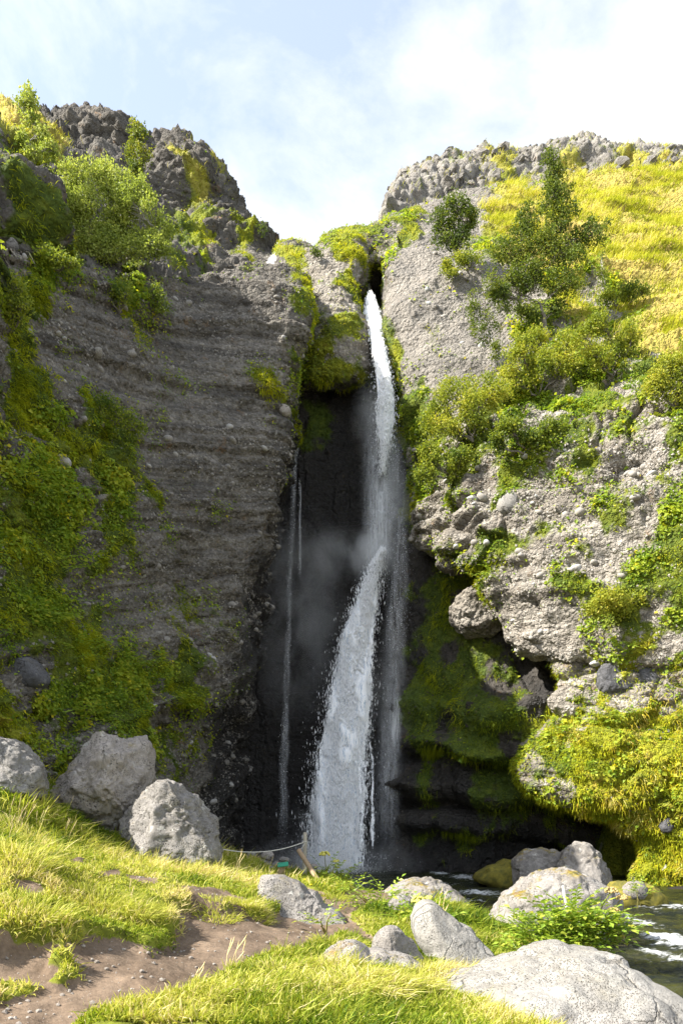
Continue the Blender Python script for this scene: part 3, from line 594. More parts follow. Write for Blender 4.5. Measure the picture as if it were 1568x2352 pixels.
def soil_mat():
    b = NB('soil_and_sod'); p = b.pos(); n = b.noise(p, 1.4, 6, .62); f = b.noise(p, 22, 6, .7)
    soil = b.mix(b.ramp(n, [(.35, 0), (.65, 1)]), (.108, .077, .054), (.215, .158, .112))
    soil = b.mix(.6, soil, b.mix(1, soil, b.ramp(f, [(.3, .55), (.7, 1.4)]), 'MULTIPLY'))
    v = b.voro(p, 30); pe = b.math('MULTIPLY', b.ramp(v.outputs['Distance'], [(.14, 1), (.2, 0)]), b.ramp(v.outputs['Color'], [(.62, 0), (.66, 1)])); soil = b.mix(pe, soil, (.34, .29, .25))
    sod = b.ramp(b.noise(p, 5, 5, .7), [(.3, (.07, .075, .014)), (.55, (.16, .18, .02)), (.75, (.28, .25, .06))])
    wet = b.attr('wet'); soil = b.mix(wet, soil, (.03, .027, .024))
    c = b.mix(b.ramp(b.math('ADD', b.attr('grass'), b.math('MULTIPLY', b.math('SUBTRACT', f, .5), .5)), [(.42, 0), (.6, 1)]), soil, sod)
    return b.done(b.pbr(c, .95, b.bump(b.math('ADD', f, b.math('MULTIPLY', pe, .6)), .8, .02), .15))
M_SOIL = soil_mat()
_wetg = sstep(.22, .02, GZ)
_fa = grid_faces(len(_gy), len(_gx)); _fc = np.stack([GX, GY], -1).reshape(-1, 2)[_fa].mean(1)
PATH_C = poly_xy([(-250,2351),(-250,2330),(60,2320),(200,2260),(330,2225),(440,2180),(450,2130),(560,2135),(660,2125),(740,2110),(800,2070),(850,2062),(910,2060),(900,2090),(810,2110),(800,2140),(700,2150),(600,2190),(480,2260),(330,2310),(200,2351)])
PATH_C = np.concatenate([PATH_C, [(-1.7, 3.8), (-3, 3.8)]])
_isp = (sdist(_fc[:, 0], _fc[:, 1], PATH_C) > -.05) & (GG.ravel()[_fa].mean(1) < .45)
_gv = np.stack([GX, GY, GZ], -1).reshape(-1, 3)
def sub(name, sel, label):
    f = _fa[sel]; u, inv = np.unique(f, return_inverse=True)
    link(name, mesh_from(name, _gv[u], inv.reshape(-1, 4), {'grass': GG.ravel()[u], 'wet': _wetg.ravel()[u]}), M_SOIL, None, label, None, None, 'structure')
sub('ground', ~_isp, 'grassy bank with bare patches in front of the falls'); sub('path', _isp, 'trodden brown earth path winding up between sods of grass')

# ------------------------------------------------------------------ water of pool and stream
def water_mat():
    b = NB('stream_water'); p = b.pos(); n = b.noise(b.scale(p, (1, 1.6, 1)), 1.2, 5, .6)
    c = b.mix(b.ramp(n, [(.4, 0), (.62, 1)]), (.010, .014, .012), (.045, .048, .012)); fo = b.attr('foam'); fn = b.noise(b.scale(p, (1, 2.2, 1)), 5.5, 7, .72)
    ff = b.ramp(b.math('ADD', fo, b.math('MULTIPLY', b.math('SUBTRACT', fn, .5), 2.0)), [(.58, 0), (1.0, 1)])
    c = b.mix(ff, c, (.80, .83, .85)); h = b.noise(b.scale(p, (1, 2.4, 1)), 3.6, 7, .7)
    return b.done(b.pbr(c, b.mix(ff, (.09, .09, .09), (.7, .7, .7)), b.bump(h, .9, .14), .5, IOR=1.33))
_wx = np.arange(-6, 15, .10); _wy = np.concatenate([np.arange(3.5, 7, .25), np.arange(7, 33, .10)]); WX, WY = np.meshgrid(_wx, _wy)
_wp = np.stack([WX, WY, WX*0], -1).reshape(-1, 3); _chan = sstep(19.5, 17, WY)
WZ = (.035*fbm(_wp*np.array([.8, 1.7, 1]), 4, 401)+(.05*np.abs(fbm(_wp*np.array([1.3, 2.6, 1]), 4, 405)))*(.3+.7*_chan.ravel())).reshape(WX.shape)
foam = np.zeros(WX.shape)
for px, py, rx, ry, a in ((1100,2052,70,10,.9),(1090,2070,45,7,.8),(1010,2008,30,4,1),(1070,2016,60,8,.9),(1450,2058,40,10,.8),(1545,2085,40,25,.8),(1465,2120,45,25,.75),(1535,2165,60,22,1.1),(1500,2190,40,12,1),(1240,2040,30,6,.7),(780,1998,110,8,1.0),(690,1996,70,8,1.0),(930,2002,160,3,.6),(1560,2210,50,20,.9),(1480,2085,60,20,.6),(1010,2032,70,5,.7)):
    Yc = EYE*F/(py-HOR); Xc = (px-784)/F*Yc; sx = rx/F*Yc; sy = abs(EYE*F/(py-ry-HOR)-Yc); foam = np.maximum(foam, a*np.exp(-((WX-Xc)/sx)**2-((WY-Yc)/sy)**2))
foam = np.maximum(foam, .22*_chan)
WZ += .10*foam*np.abs(fbm(_wp*4, 3, 409)).reshape(WX.shape)
link('water', mesh_from('water', np.stack([WX, WY, WZ], -1).reshape(-1, 3), grid_faces(len(_wy), len(_wx)), {'foam': foam}), water_mat(), None, 'dark pool and rippling stream with white riffles', None, None, 'structure')

# ------------------------------------------------------------------ boulders
def ico(sub):
    import bmesh
    bm = bmesh.new(); bmesh.ops.create_icosphere(bm, subdivisions=sub, radius=1.0)
    V = np.array([v.co[:] for v in bm.verts]); Fc = np.array([[v.index for v in f.verts] for f in bm.faces], np.int32); bm.free(); return V, Fc
ICO = {k: ico(k) for k in (1, 2, 3, 4, 6)}; ICO[7] = ico(7) if False else ICO[6]
def boulder(poly, Y, depth, seed, sub=6, cuts=(), rough=.05, lumps=.10, front=None):
    """rounded block whose outline from the path is poly (frame points at distance Y), depth metres deep -> V, F (world)"""
    V, Fc = ICO[sub]; q = np.array([P(x, y, Y)[[0, 2]] for x, y in poly]); c = (q.max(0)+q.min(0))/2; q = q-c
    th = np.arctan2(q[:, 1], q[:, 0]); r = np.linalg.norm(q, axis=1); o = np.argsort(th); th, r = th[o], r[o]
    th = np.concatenate([th-2*pi, th, th+2*pi]); r = np.concatenate([r, r, r])
    a = np.arctan2(V[:, 2], V[:, 0]); R = np.interp(a, th, r); k_ = .03 if cuts else .10; R = (R*2+np.interp(a+k_, th, r)+np.interp(a-k_, th, r))/4
    rho = np.sqrt(V[:, 0]**2+V[:, 2]**2); f = rho**.62
    W = np.stack([f*R*np.cos(a), np.sign(V[:, 1])*np.abs(V[:, 1])**.85*depth/2, f*R*np.sin(a)], 1)
    size = float(np.mean(r))
    if front is not None: W[:, 1] += front*W[:, 2]          # face leaning back (front > 0)
    for n, d in cuts:
        n = np.array(n, float); n /= np.linalg.norm(n); e = W@n-d*size; W = W-np.where(e > 0, e*.92, 0)[:, None]*n
    nn = W/np.linalg.norm(W, axis=1, keepdims=True)
    d = lumps*size*fbm(W/size*1.1+seed*7.7, 4, seed)+rough*size*fbm(W/size*4+seed*3.1, 6, seed+5, .62)-.9*rough*size*np.clip(.10-np.abs(fbm(W/size*1.7+seed, 4, seed+21)), 0, 1)*8*(rough > .03)
    f1, f2, cc = worley(W/size*2.2+seed*5.3, seed+9); d += .05*size*np.clip((f2-f1)*2.5, 0, 1)*(lumps > .06)-.03*size
    g1, g2, c2 = worley(W*9+seed, seed+12); d -= .012*np.clip(.30-g1, 0, 1)*4*(c2 > .6)
    W = W+nn*d[:, None]; return W+np.array([c[0], Y+depth*.25, c[1]]), Fc
def put_boulder(name, poly, Y, depth, seed, mat, label, cat='boulder', group=None, **k):
    W, Fc = boulder(poly, Y, depth, seed, **k); o = np.array([W[:, 0].mean(), W[:, 1].mean(), W[:, 2].min()])
    return link(name, mesh_from(name, W-o, Fc), mat, None, label, cat, group, None, o)
B1 = put_boulder('boulder', [(85,1835),(98,1800),(120,1765),(162,1712),(185,1693),(245,1682),(280,1667),(305,1664),(318,1688),(332,1740),(342,1780),(320,1800),(280,1850),(255,1890),(230,1925),(170,1920),(105,1890)], 14.3, 2.2, 3, M_B_WARM, 'tall wedge shaped grey boulder with a pointed top on the left bank', cuts=(((-.55,-.7,.45),.50),((.85,-.5,.1),.52),((.0,-.8,-.6),.55),((-.1,-.98,.12),.55),((.5,-.5,.7),.72)), rough=.062, lumps=.05)
B2 = put_boulder('boulder', [(245,1885),(275,1850),(320,1802),(352,1782),(382,1788),(422,1822),(460,1850),(487,1880),(485,1930),(502,1990),(430,2000),(360,1995),(280,1940)], 13.7, 1.9, 8, M_B_GREY, 'blocky grey boulder leaning against the right foot of the tall wedge boulder', cuts=(((.2,-.95,.2),.50),((.75,-.35,.5),.62),((-.6,-.75,.2),.58)), rough=.062, lumps=.05)
B3 = put_boulder('boulder', [(588,2040),(596,2020),(620,2014),(655,2024),(700,2052),(742,2088),(790,2112),(800,2140),(720,2160),(650,2165),(612,2120)], 10.9, 1.5, 15, M_B_GREY, 'dark grey boulder at the bend of the path in front of the posts', cuts=(((.2,-.8,.55),.55),), rough=.035, lumps=.06, front=.4)
B4 = put_boulder('boulder', [(725,2240),(748,2205),(775,2178),(805,2170),(850,2198),(900,2204),(945,2208),(985,2236),(995,2275),(860,2300),(740,2295)], 7.3, .9, 21, M_B_RIVER, 'low pitted pale boulder with grass growing against its front', rough=.035, lumps=.07)
B5 = put_boulder('boulder', [(856,2190),(860,2160),(880,2135),(902,2132),(935,2156),(965,2190),(985,2230),(930,2250),(870,2240)], 8.1, .7, 27, M_B_RIVER, 'small pointed pitted boulder between the low pale one and the smooth one', rough=.03, lumps=.06, cuts=(((.6,-.7,.3),.6),))
B6 = put_boulder('boulder', [(948,2115),(958,2090),(980,2074),(1003,2078),(1030,2103),(1062,2130),(1100,2160),(1145,2215),(1140,2245),(1060,2265),(990,2255),(972,2190)], 9.0, 1.1, 31, M_B_PALE, 'smooth pale grey boulder sloping down to the right', rough=.012, lumps=.06, cuts=(((.45,-.6,.66),.55),), front=.3)
B7 = put_boulder('boulder', [(950,2420),(958,2365),(980,2325),(1030,2302),(1090,2292),(1150,2274),(1215,2250),(1270,2236),(1330,2226),(1400,2224),(1455,2232),(1510,2258),(1575,2296),(1650,2345),(1720,2410),(1700,2540),(1300,2580),(1000,2540)], 6.0, 2.0, 37, M_B_PALE, 'huge smooth pale boulder with cracks filling the near right corner', rough=.018, lumps=.07, front=.35)
B8 = put_boulder('boulder', [(1120,2125),(1148,2105),(1160,2068),(1200,2046),(1235,2016),(1275,1998),(1312,1996),(1350,2012),(1395,2026),(1425,2040),(1440,2085),(1450,2140),(1300,2180),(1180,2165)], 12.8, 1.7, 43, M_B_RIVER, 'broad spotted boulder behind the leafy angelica beside the stream', rough=.04, lumps=.08)
B9 = put_boulder('boulder', [(1186,2000),(1192,1976),(1215,1962),(1262,1956),(1300,1968),(1312,2010),(1300,2050),(1240,2060),(1195,2050)], 22.3, 2.0, 49, M_B_RIVER, 'squat grey rock with a mossy top at the edge of the pool', rough=.04, lumps=.09, cuts=(((.1,-.95,.1),.6),))
B10 = put_boulder('boulder', [(1285,2000),(1296,1968),(1316,1948),(1345,1938),(1372,1948),(1396,1975),(1414,2020),(1420,2062),(1350,2075),(1290,2060)], 21.6, 2.0, 55, M_B_RIVER, 'peaked mossy rock standing in the stream before the cave', rough=.04, lumps=.08, cuts=(((-.3,-.85,.3),.6),((.7,-.6,.3),.62)))
B11 = put_boulder('boulder', [(872,2078),(895,2050),(930,2032),(975,2027),(1015,2032),(1050,2052),(1090,2085),(1000,2100),(900,2100)], 15.0, 1.8, 61, M_B_RIVER, 'flat lichen covered rock at the stream side behind the yellow umbel plant', rough=.045, lumps=.1)
B12 = put_boulder('boulder', [(890,2095),(900,2070),(922,2060),(945,2066),(952,2090),(940,2110),(900,2112)], 12.4, .5, 67, M_B_GREY, 'small rough rock among leaves in front of the flat rock', rough=.05, lumps=.1)
B13 = put_boulder('boulder', [(-130,1818),(-110,1728),(-50,1690),(-5,1694),(30,1718),(60,1746),(78,1790),(70,1828),(-30,1838)], 12.6, 1.6, 73, M_STONE, 'grey rock half buried in the grassy bank at the left edge', rough=.05, lumps=.1, cuts=(((.5,-.7,.4),.7),))
B14 = put_boulder('rock', [(48,2300),(58,2276),(78,2266),(98,2270),(108,2292),(100,2315),(60,2318)], 5.75, .28, 79, M_B_PALE, 'small white rock at the edge of the path in the near left corner', 'rock', rough=.04, lumps=.1, sub=4)
B15 = put_boulder('rock', [(1430,2052),(1444,2034),(1466,2026),(1486,2036),(1492,2056),(1460,2066)], 18.3, .7, 83, M_B_RIVER, 'small pale rock on the mossy islet in the stream', 'rock', rough=.04, lumps=.1, sub=4)
ISLE = put_boulder('islet', [(1380,2068),(1410,2042),(1470,2040),(1530,2056),(1545,2070),(1460,2080)], 18.6, 1.5, 85, simple('islet_moss', (.05, .055, .018), (.24, .20, .03), 5, .95, 1), 'low mossy orange brown islet in the stream', 'islet', rough=.08, lumps=.12, sub=4)
ISL2 = put_boulder('islet', [(1085,2020),(1110,2000),(1150,1990),(1200,1985),(1230,2010),(1200,2030),(1120,2034)], 23.2, 1.8, 87, bpy.data.materials['islet_moss'], 'low mossy green shelf left of the squat rock in the pool', 'islet', rough=.08, lumps=.12, sub=4)
_SHL = ['long rock at the left end of the stony bank', 'low rock behind the long one on the stony bank', 'biggest rock of the stony bank left of the green plate', 'rock behind the biggest one on the stony bank', 'rock right beside the stake with the green plate', 'small rock below the long one on the stony bank', 'leftmost small rock by the blocky boulder at the pool edge', 'small rock in front of the biggest one on the stony bank', 'small rock behind the stake with the green plate', 'tiny rock right of the roped post', 'small rock left of the foot of the stake']
SH = [(548,1972,20,11),(578,1966,13,9),(600,1984,26,13),(612,1966,18,9),(640,1990,24,11),(566,1994,18,9),(520,1978,13,9),(585,2004,16,8),(652,1975,14,7),(720,1990,12,6),(622,2000,17,8)]
for k, (x, y, rx, ry) in enumerate(SH):
    t = np.linspace(0, 2*pi, 9)[:-1]; X, Y = G(x, y+ry*.5) if y > 1960 else (0, 19); Y = min(Y, 19.5)
    put_boulder('shore_rock', [(x+rx*math.cos(a)*random.uniform(.8, 1.15), y-ry*math.sin(a)*random.uniform(.8, 1.15)) for a in t], Y, rx/F*Y*1.8, 90+k, M_B_GREY if k % 3 else M_B_WARM, _SHL[k], 'rock', 'stones on the bank by the posts', sub=3, rough=.06, lumps=.1)
# ------------------------------------------------------------------ embedded stones and rim blocks
def pick(sf, n, dens, mask=None):
    """n random surface points of a cliff grid weighted by dens -> pos, normal, index"""
    V, N = sf['V'], sf['N']; nv, nu, _ = V.shape
    a = np.linalg.norm(np.cross(V[1:, :-1]-V[:-1, :-1], V[:-1, 1:]-V[:-1, :-1]), axis=2)
    d = (np.asarray(dens).reshape(nv, nu)[:-1, :-1]*a).ravel()
    if d.sum() <= 0: return np.zeros((0, 3)), np.zeros((0, 3)), np.zeros(0, int)
    k = rng.choice(len(d), n, p=d/d.sum()); i, j = k//(nu-1), k % (nu-1); u, v = rng.random((2, n, 1))
    pos = V[i, j]*(1-u)*(1-v)+V[i, j+1]*u*(1-v)+V[i+1, j]*(1-u)*v+V[i+1, j+1]*u*v
    return pos, N[i, j], i*nu+j
def inframe(sf, m=30):
    x, y = proj(sf['V'].reshape(-1, 3)); return ((x > -m) & (x < 1568+m) & (y > -m) & (y < 2352)).astype(float)
def stone_mesh(name, seed, sub, angular, flat=.72):
    V, Fc = ICO[sub]; W = V.copy(); r = np.random.default_rng(seed)
    for _ in range(7 if angular else 3):
        n = r.normal(size=3); n /= np.linalg.norm(n); e = W@n-(.55 if angular else .8); W = W-np.where(e > 0, e, 0)[:, None]*n
    W += .10*np.stack([vnoise(V*1.7+seed+k*9, seed+k) for k in range(3)], 1); W *= np.array([1, .8, flat]); return mesh_from(name, W, Fc, None, not angular), W, Fc
ROUND = [stone_mesh('stone_shape', 900+k, 2, False) for k in range(6)]; BLOCK = [stone_mesh('block_shape', 930+k, 2, True, .9) for k in range(6)]
CHIP = [stone_mesh('chip_shape', 960+k, 1, k % 2 == 0) for k in range(6)]
OCT = (np.array([[1, 0, 0], [0, 1, 0], [-1, 0, 0], [0, -1, 0], [0, 0, 1], [0, 0, -1]], float), np.array([[0, 1, 4], [1, 2, 4], [2, 3, 4], [3, 0, 4], [1, 0, 5], [2, 1, 5], [3, 2, 5], [0, 3, 5]]))
def rot_any(n):
    q = rng.normal(size=(n, 4)); q /= np.linalg.norm(q, axis=1, keepdims=True); a, b, c, d = q.T
    return np.stack([1-2*(c*c+d*d), 2*(b*c-a*d), 2*(b*d+a*c), 2*(b*c+a*d), 1-2*(b*b+d*d), 2*(c*d-a*b), 2*(b*d-a*c), 2*(c*d+a*b), 1-2*(b*b+c*c)], 1).reshape(-1, 3, 3)
def stones(sf, mats, shapes, name, stuff, nbig, big, nsmall, small, dens, sink=.25, tilt=1.0):
    par = sf['obj']; pos, nor, idx = pick(sf, nbig, dens); s = rng.uniform(0, 1, nbig)**1.6*(big[1]-big[0])+big[0]
    for k in range(nbig):
        o = bpy.data.objects.new(name, shapes[k % len(shapes)][0]); COL.objects.link(o); o.parent = par; o.location = pos[k]-nor[k]*s[k]*sink
        o.scale = (s[k]*random.uniform(.8, 1.25), s[k], s[k]*random.uniform(.7, 1.0)); o.rotation_euler = (random.uniform(-.5, .5)*tilt, random.uniform(-.5, .5)*tilt, random.uniform(0, 6.28))
        if len(o.data.materials) == 0: o.data.materials.append(None)
        o.material_slots[0].link = 'OBJECT'; o.material_slots[0].material = mats[k % len(mats)]
    if nsmall:
        pos, nor, idx = pick(sf, nsmall, dens); s = rng.uniform(0, 1, nsmall)**2*(small[1]-small[0])+small[0]; R = rot_any(nsmall); Vs, Fs, o0 = [], [], 0
        for c in range(6):
            m = np.nonzero(np.arange(nsmall) % 6 == c)[0]; W, Fc = CHIP[c][1:]
            W, Fc = OCT if stuff == 'pebbles' else (W, Fc); A = np.einsum('nij,vj->nvi', R[m], W*([1, .85, .75] if stuff == 'pebbles' else 1))*s[m, None, None]+(pos[m]-nor[m]*s[m, None]*.15)[:, None]
            Vs.append(A.reshape(-1, 3)); Fs.append((Fc[None]+(np.arange(len(m))*len(W))[:, None, None]+o0).reshape(-1, 3)); o0 += len(m)*len(W)
        link(stuff, mesh_from(stuff, np.concatenate(Vs), np.concatenate(Fs), None, False), mats[0], par, None, None, None, 'stuff')
M_PEB_L = simple('pebble_grey', (.14, .13, .115), (.31, .29, .26), 5, .9, .6); M_PEB_L2 = simple('pebble_light', (.26, .25, .235), (.40, .385, .36), 6, .9, .5)
M_PEB_R = simple('pebble_tan', (.22, .20, .175), (.38, .355, .32), 5, .9, .6); M_PEB_R2 = simple('pebble_pale', (.34, .33, .31), (.46, .45, .43), 6, .9, .5)
bare = lambda sf, a=1.1: np.clip(a-sf['cov'][0]-sf['cov'][3], 0.02, 1)*inframe(sf)
def clump(sf, sc, s): return np.clip(.35+1.2*fbm(sf['V'].reshape(-1, 3)*np.array([.5, .5, 1.6])*sc, 4, s), .03, 2)
stones(CL, (M_PEB_L, M_PEB_L2, M_PEB_L), ROUND, 'stone', 'pebbles', 300, (.06, .22), 16000, (.022, .075), bare(CL)*clump(CL, 1, 501))
stones(RC, (M_PEB_R, M_PEB_R2, M_PEB_R), ROUND, 'stone', 'pebbles', 300, (.07, .24), 12000, (.025, .08), bare(RC)*clump(RC, 1, 505)*np.where(proj(RC['V'].reshape(-1, 3))[1] > 960, 1, .08))
stones(HL, (M_CRAG_L, M_STONE), BLOCK, 'block', 'rubble', 160, (.18, .60), 1500, (.06, .16), bare(HL)*clump(HL, .6, 509), .45)
stones(CR, (M_CRAG_R, M_STONE, M_CRAG_R), BLOCK, 'block', 'rubble', 300, (.28, .75), 2200, (.09, .25), inframe(CR)*clump(CR, .5, 513), .40)
stones(KN, (M_PEB_R,), ROUND, 'stone', 'pebbles', 40, (.06, .16), 600, (.03, .07), bare(KN))
stones(MS, (M_STONE, M_PEB_R2), BLOCK, 'stone', 'pebbles', 40, (.08, .22), 300, (.03, .08), inframe(MS), .4)
stones(GW, (M_WET,), BLOCK, 'block', 'rubble', 60, (.12, .35), 500, (.04, .12), inframe(GW), .5)
stones(BW, (M_WET,), BLOCK, 'block', 'rubble', 60, (.10, .3), 300, (.04, .1), inframe(BW), .6)
# larger named outcrops that stay fixed in the cliffs
def outcrop(par, poly, Y, depth, seed, mat, label, **k):
    W, Fc = boulder(poly, Y, depth, seed, **k); o = W.mean(0); link('outcrop', mesh_from('outcrop', W-o, Fc), mat, par['obj'], label, None, None, None, o)
def oy(x, y): return float(hit(x, y)[0][1])
outcrop(RC, [(1142,1165),(1150,1135),(1168,1125),(1190,1138),(1198,1160),(1180,1176),(1158,1180)], oy(1165,1150)+.05, .7, 301, M_B_PALE, 'pale cobble stuck in the cliff', sub=4, rough=.02)
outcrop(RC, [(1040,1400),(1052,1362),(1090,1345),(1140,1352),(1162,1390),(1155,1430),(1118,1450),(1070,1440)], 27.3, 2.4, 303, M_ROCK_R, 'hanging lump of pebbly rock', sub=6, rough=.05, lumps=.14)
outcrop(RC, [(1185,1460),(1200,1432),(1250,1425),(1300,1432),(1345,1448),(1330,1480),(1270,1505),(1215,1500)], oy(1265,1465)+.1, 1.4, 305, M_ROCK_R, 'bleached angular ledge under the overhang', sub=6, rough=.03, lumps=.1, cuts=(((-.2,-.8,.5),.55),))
outcrop(MS, [(1378,1560),(1385,1530),(1420,1515),(1458,1505),(1465,1550),(1450,1588),(1410,1598),(1385,1590)], oy(1420,1555)+.15, .9, 307, M_BASALT, 'dark blue grey basalt block', sub=6, rough=.03, lumps=.07, cuts=(((0,-1,.1),.5),))
outcrop(MS, [(1475,1570),(1478,1530),(1492,1525),(1498,1580),(1485,1600)], oy(1485,1565)+.12, .6, 309, M_BASALT, 'narrow dark basalt slab', sub=4, rough=.03)
outcrop(MS, [(1528,1500),(1545,1470),(1580,1465),(1600,1560),(1590,1640),(1545,1600),(1530,1550)], oy(1555,1540)+.15, .9, 311, M_BASALT, 'grey basalt block at the right edge', sub=6, rough=.03, lumps=.08, cuts=(((0,-1,.1),.5),))
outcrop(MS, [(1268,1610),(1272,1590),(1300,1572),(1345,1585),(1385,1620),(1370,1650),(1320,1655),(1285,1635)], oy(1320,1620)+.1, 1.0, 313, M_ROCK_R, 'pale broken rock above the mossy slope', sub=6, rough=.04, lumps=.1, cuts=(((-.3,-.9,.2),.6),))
outcrop(MS, [(1520,1905),(1526,1885),(1540,1870),(1550,1880),(1545,1905),(1530,1915)], oy(1535,1892)+.05, .4, 315, M_BASALT, 'small wet black stone', sub=4, rough=.02)
outcrop(CL, [(12,558),(16,546),(28,542),(38,552),(38,566),(26,574),(15,570)], oy(26,558)-.02, .3, 317, M_B_GREY, 'round cobble jutting from the wall', sub=4, rough=.02, lumps=.04)
outcrop(CL, [(636,940),(640,930),(655,930),(668,942),(660,952),(642,950)], oy(650,942)-.05, .5, 319, M_B_WARM, 'flat stone on the edge of the ravine', sub=4, rough=.02)
outcrop(CL, [(-20,1545),(0,1515),(45,1508),(90,1530),(104,1560),(80,1580),(20,1575)], oy(45,1545)+.2, .9, 321, M_BASALT, 'black rock in the green bank', sub=4, rough=.04, lumps=.1)
# ------------------------------------------------------------------ leaves and blades
def unit(a): return a/(np.linalg.norm(a, axis=-1, keepdims=True)+1e-9)
def blades(pos, dirs, length, width, bend, tint):
    """tapered curved blades, 3 triangles each: dirs = growth direction, bend = offset of the tip"""
    n = len(pos); side = unit(np.cross(dirs, rng.normal(size=(n, 3)))); L = length[:, None]; W = width[:, None]
    mid = pos+dirs*L*.55+bend*L*.30; tip = pos+dirs*L*.88+bend*L
    V = np.stack([pos-side*W*.5, pos+side*W*.5, mid-side*W*.4, mid+side*W*.4, tip], 1)
    i = np.arange(n)[:, None]*5; T = np.concatenate([i+[0, 1, 3], i+[0, 3, 2], i+[2, 3, 4]])
    return V.reshape(-1, 3), T, np.repeat(tint, 5)
def leaves(pos, nrm, size, tint, aspect=.62, fold=.18, axis=None):
    """folded lozenge leaves, 2 triangles each"""
    n = len(pos); ax = unit(np.cross(nrm, rng.normal(size=(n, 3)))) if axis is None else unit(axis); sd = np.cross(nrm, ax); S = size[:, None]
    V = np.stack([pos, pos+ax*S*.5+sd*S*aspect*.5+nrm*S*fold, pos+ax*S, pos+ax*S*.5-sd*S*aspect*.5+nrm*S*fold], 1)
    i = np.arange(n)[:, None]*4; return V.reshape(-1, 3), np.concatenate([i+[0, 1, 2], i+[0, 2, 3]]), np.repeat(tint, 4)
def join(parts):
    V, T, A, o = [], [], [], 0
    for v, t, a in parts: V.append(v); T.append(t+o); A.append(a); o += len(v)
    return np.concatenate(V), np.concatenate(T), np.concatenate(A)
def leafmesh(name, parts, smooth=False):
    V, T, A = join(parts); return mesh_from(name, V, T, {'tint': np.clip(A, 0, 1)}, smooth)
def jit(n, s): return rng.normal(size=(n, 3))*s
def clumpy(pos, sc, s): return fbm(pos*sc, 3, s)
DOWN = np.array([0, 0, -1.0]); UP = np.array([0, 0, 1.0])
def moss_tufts(sf, n, length, tint0, tint1, dens, droop=.6, width=.02, up=.25):
    pos, nor, idx = pick(sf, n, dens); dr = unit(nor+UP*up+jit(n, .35)); cl = clumpy(pos, 1.3, 611)
    ln = rng.uniform(length[0], length[1], n)*np.clip(1+.5*cl, .5, 1.6)
    t = tint0+(tint1-tint0)*sf['cov'][1][idx]+.22*cl+rng.normal(size=n)*.10
    return blades(pos, dr, ln, np.full(n, width)*rng.uniform(.7, 1.4, n), DOWN*droop+jit(n, .18), t)
def cover_leaves(sf, n, size, dens, t0=.48):
    pos, nor, idx = pick(sf, n, dens); cl = clumpy(pos, 1.1, 621)
    nr = unit(nor*.7+UP*.55+jit(n, .45)); s = (size[0]*.7+(size[1]*1.25-size[0]*.7)*rng.random(n)**2)*np.clip(1+.5*cl, .5, 1.5)
    t = t0+.28*cl+rng.normal(size=n)*.16+(rng.random(n) > .985)*.6
    return leaves(pos+nor*rng.uniform(.0, .16, n)[:, None]*np.clip(.6+cl, .1, 1.4)[:, None], nr, s, t, .8)
def lf(sf): return sf['cov'][2]*inframe(sf)
def lumpy(sf, s, sc=.9, lo=.02):  # uneven, patchy cover
    return np.clip(.45+1.5*fbm(sf['V'].reshape(-1, 3)*sc, 4, s), lo, 2)
def ms(sf): return np.clip(sf['cov'][0]-.22, 0, 1)*np.clip(1-sf['cov'][3], 0, 1)*inframe(sf)*lumpy(sf, 640, 1.1, .15)
def gr(sf): return sf['cov'][3]*inframe(sf)
link('moss', leafmesh('moss', [moss_tufts(CL, 40000, (.06, .17), .24, .72, ms(CL)), moss_tufts(HL, 19000, (.08, .22), .25, .75, ms(HL)), moss_tufts(TL, 9000, (.08, .2), .25, .80, ms(TL)),
    moss_tufts(KN, 9000, (.06, .2), .25, .85, ms(KN)), moss_tufts(SP, 2500, (.06, .2), .2, .7, ms(SP)), moss_tufts(AR, 2500, (.06, .2), .25, .8, ms(AR)+.3*inframe(AR)), moss_tufts(GW, 30000, (.06, .22), .22, .6, ms(GW), .9, .018, 0),
    moss_tufts(RC, 26000, (.06, .16), .3, .8, ms(RC)), moss_tufts(MS, 42000, (.06, .18), .42, .86, (ms(MS)+.15)*inframe(MS), .8), moss_tufts(BW, 3000, (.06, .16), .1, .4, ms(BW), .9)]), M_MOSS, None,
    'hanging moss and short grass over the canyon walls', 'moss', None, 'stuff')
link('ground_cover', leafmesh('ground_cover', [cover_leaves(CL, 85000, (.035, .09), lf(CL)*lumpy(CL, 650)), cover_leaves(HL, 1500, (.06, .14), (lf(HL)+.08*ms(HL))*lumpy(HL, 651)), cover_leaves(TL, 3500, (.05, .12), lf(TL)), cover_leaves(KN, 1500, (.05, .1), lf(KN)+.05*ms(KN)),
    cover_leaves(RC, 60000, (.05, .13), lf(RC)*lumpy(RC, 653), .5), cover_leaves(MS, 9000, (.05, .14), (lf(MS)+.06)*inframe(MS)*lumpy(MS, 655, 1.3), .55), cover_leaves(GW, 1600, (.06, .13), ms(GW)*lumpy(GW, 657, 1.5), .3), cover_leaves(AR, 700, (.05, .12), inframe(AR), .45)]), M_LEAF, None,
    'low leafy plants spreading over the mossy walls', 'ground cover', None, 'stuff')
def hillgrass(sf, n, ln, t0, dens):
    pos, nor, idx = pick(sf, n, dens); cl = clumpy(pos, .8, 661); dr = unit(nor*.5+UP*.9+jit(n, .25)); wind = np.array([.35, -.1, -.25])
    return blades(pos, dr, rng.uniform(*ln, n)*np.clip(1+.6*cl, .4, 1.8), rng.uniform(.018, .035, n), wind+jit(n, .2), t0-.06+.36*cl+rng.normal(size=n)*.18)
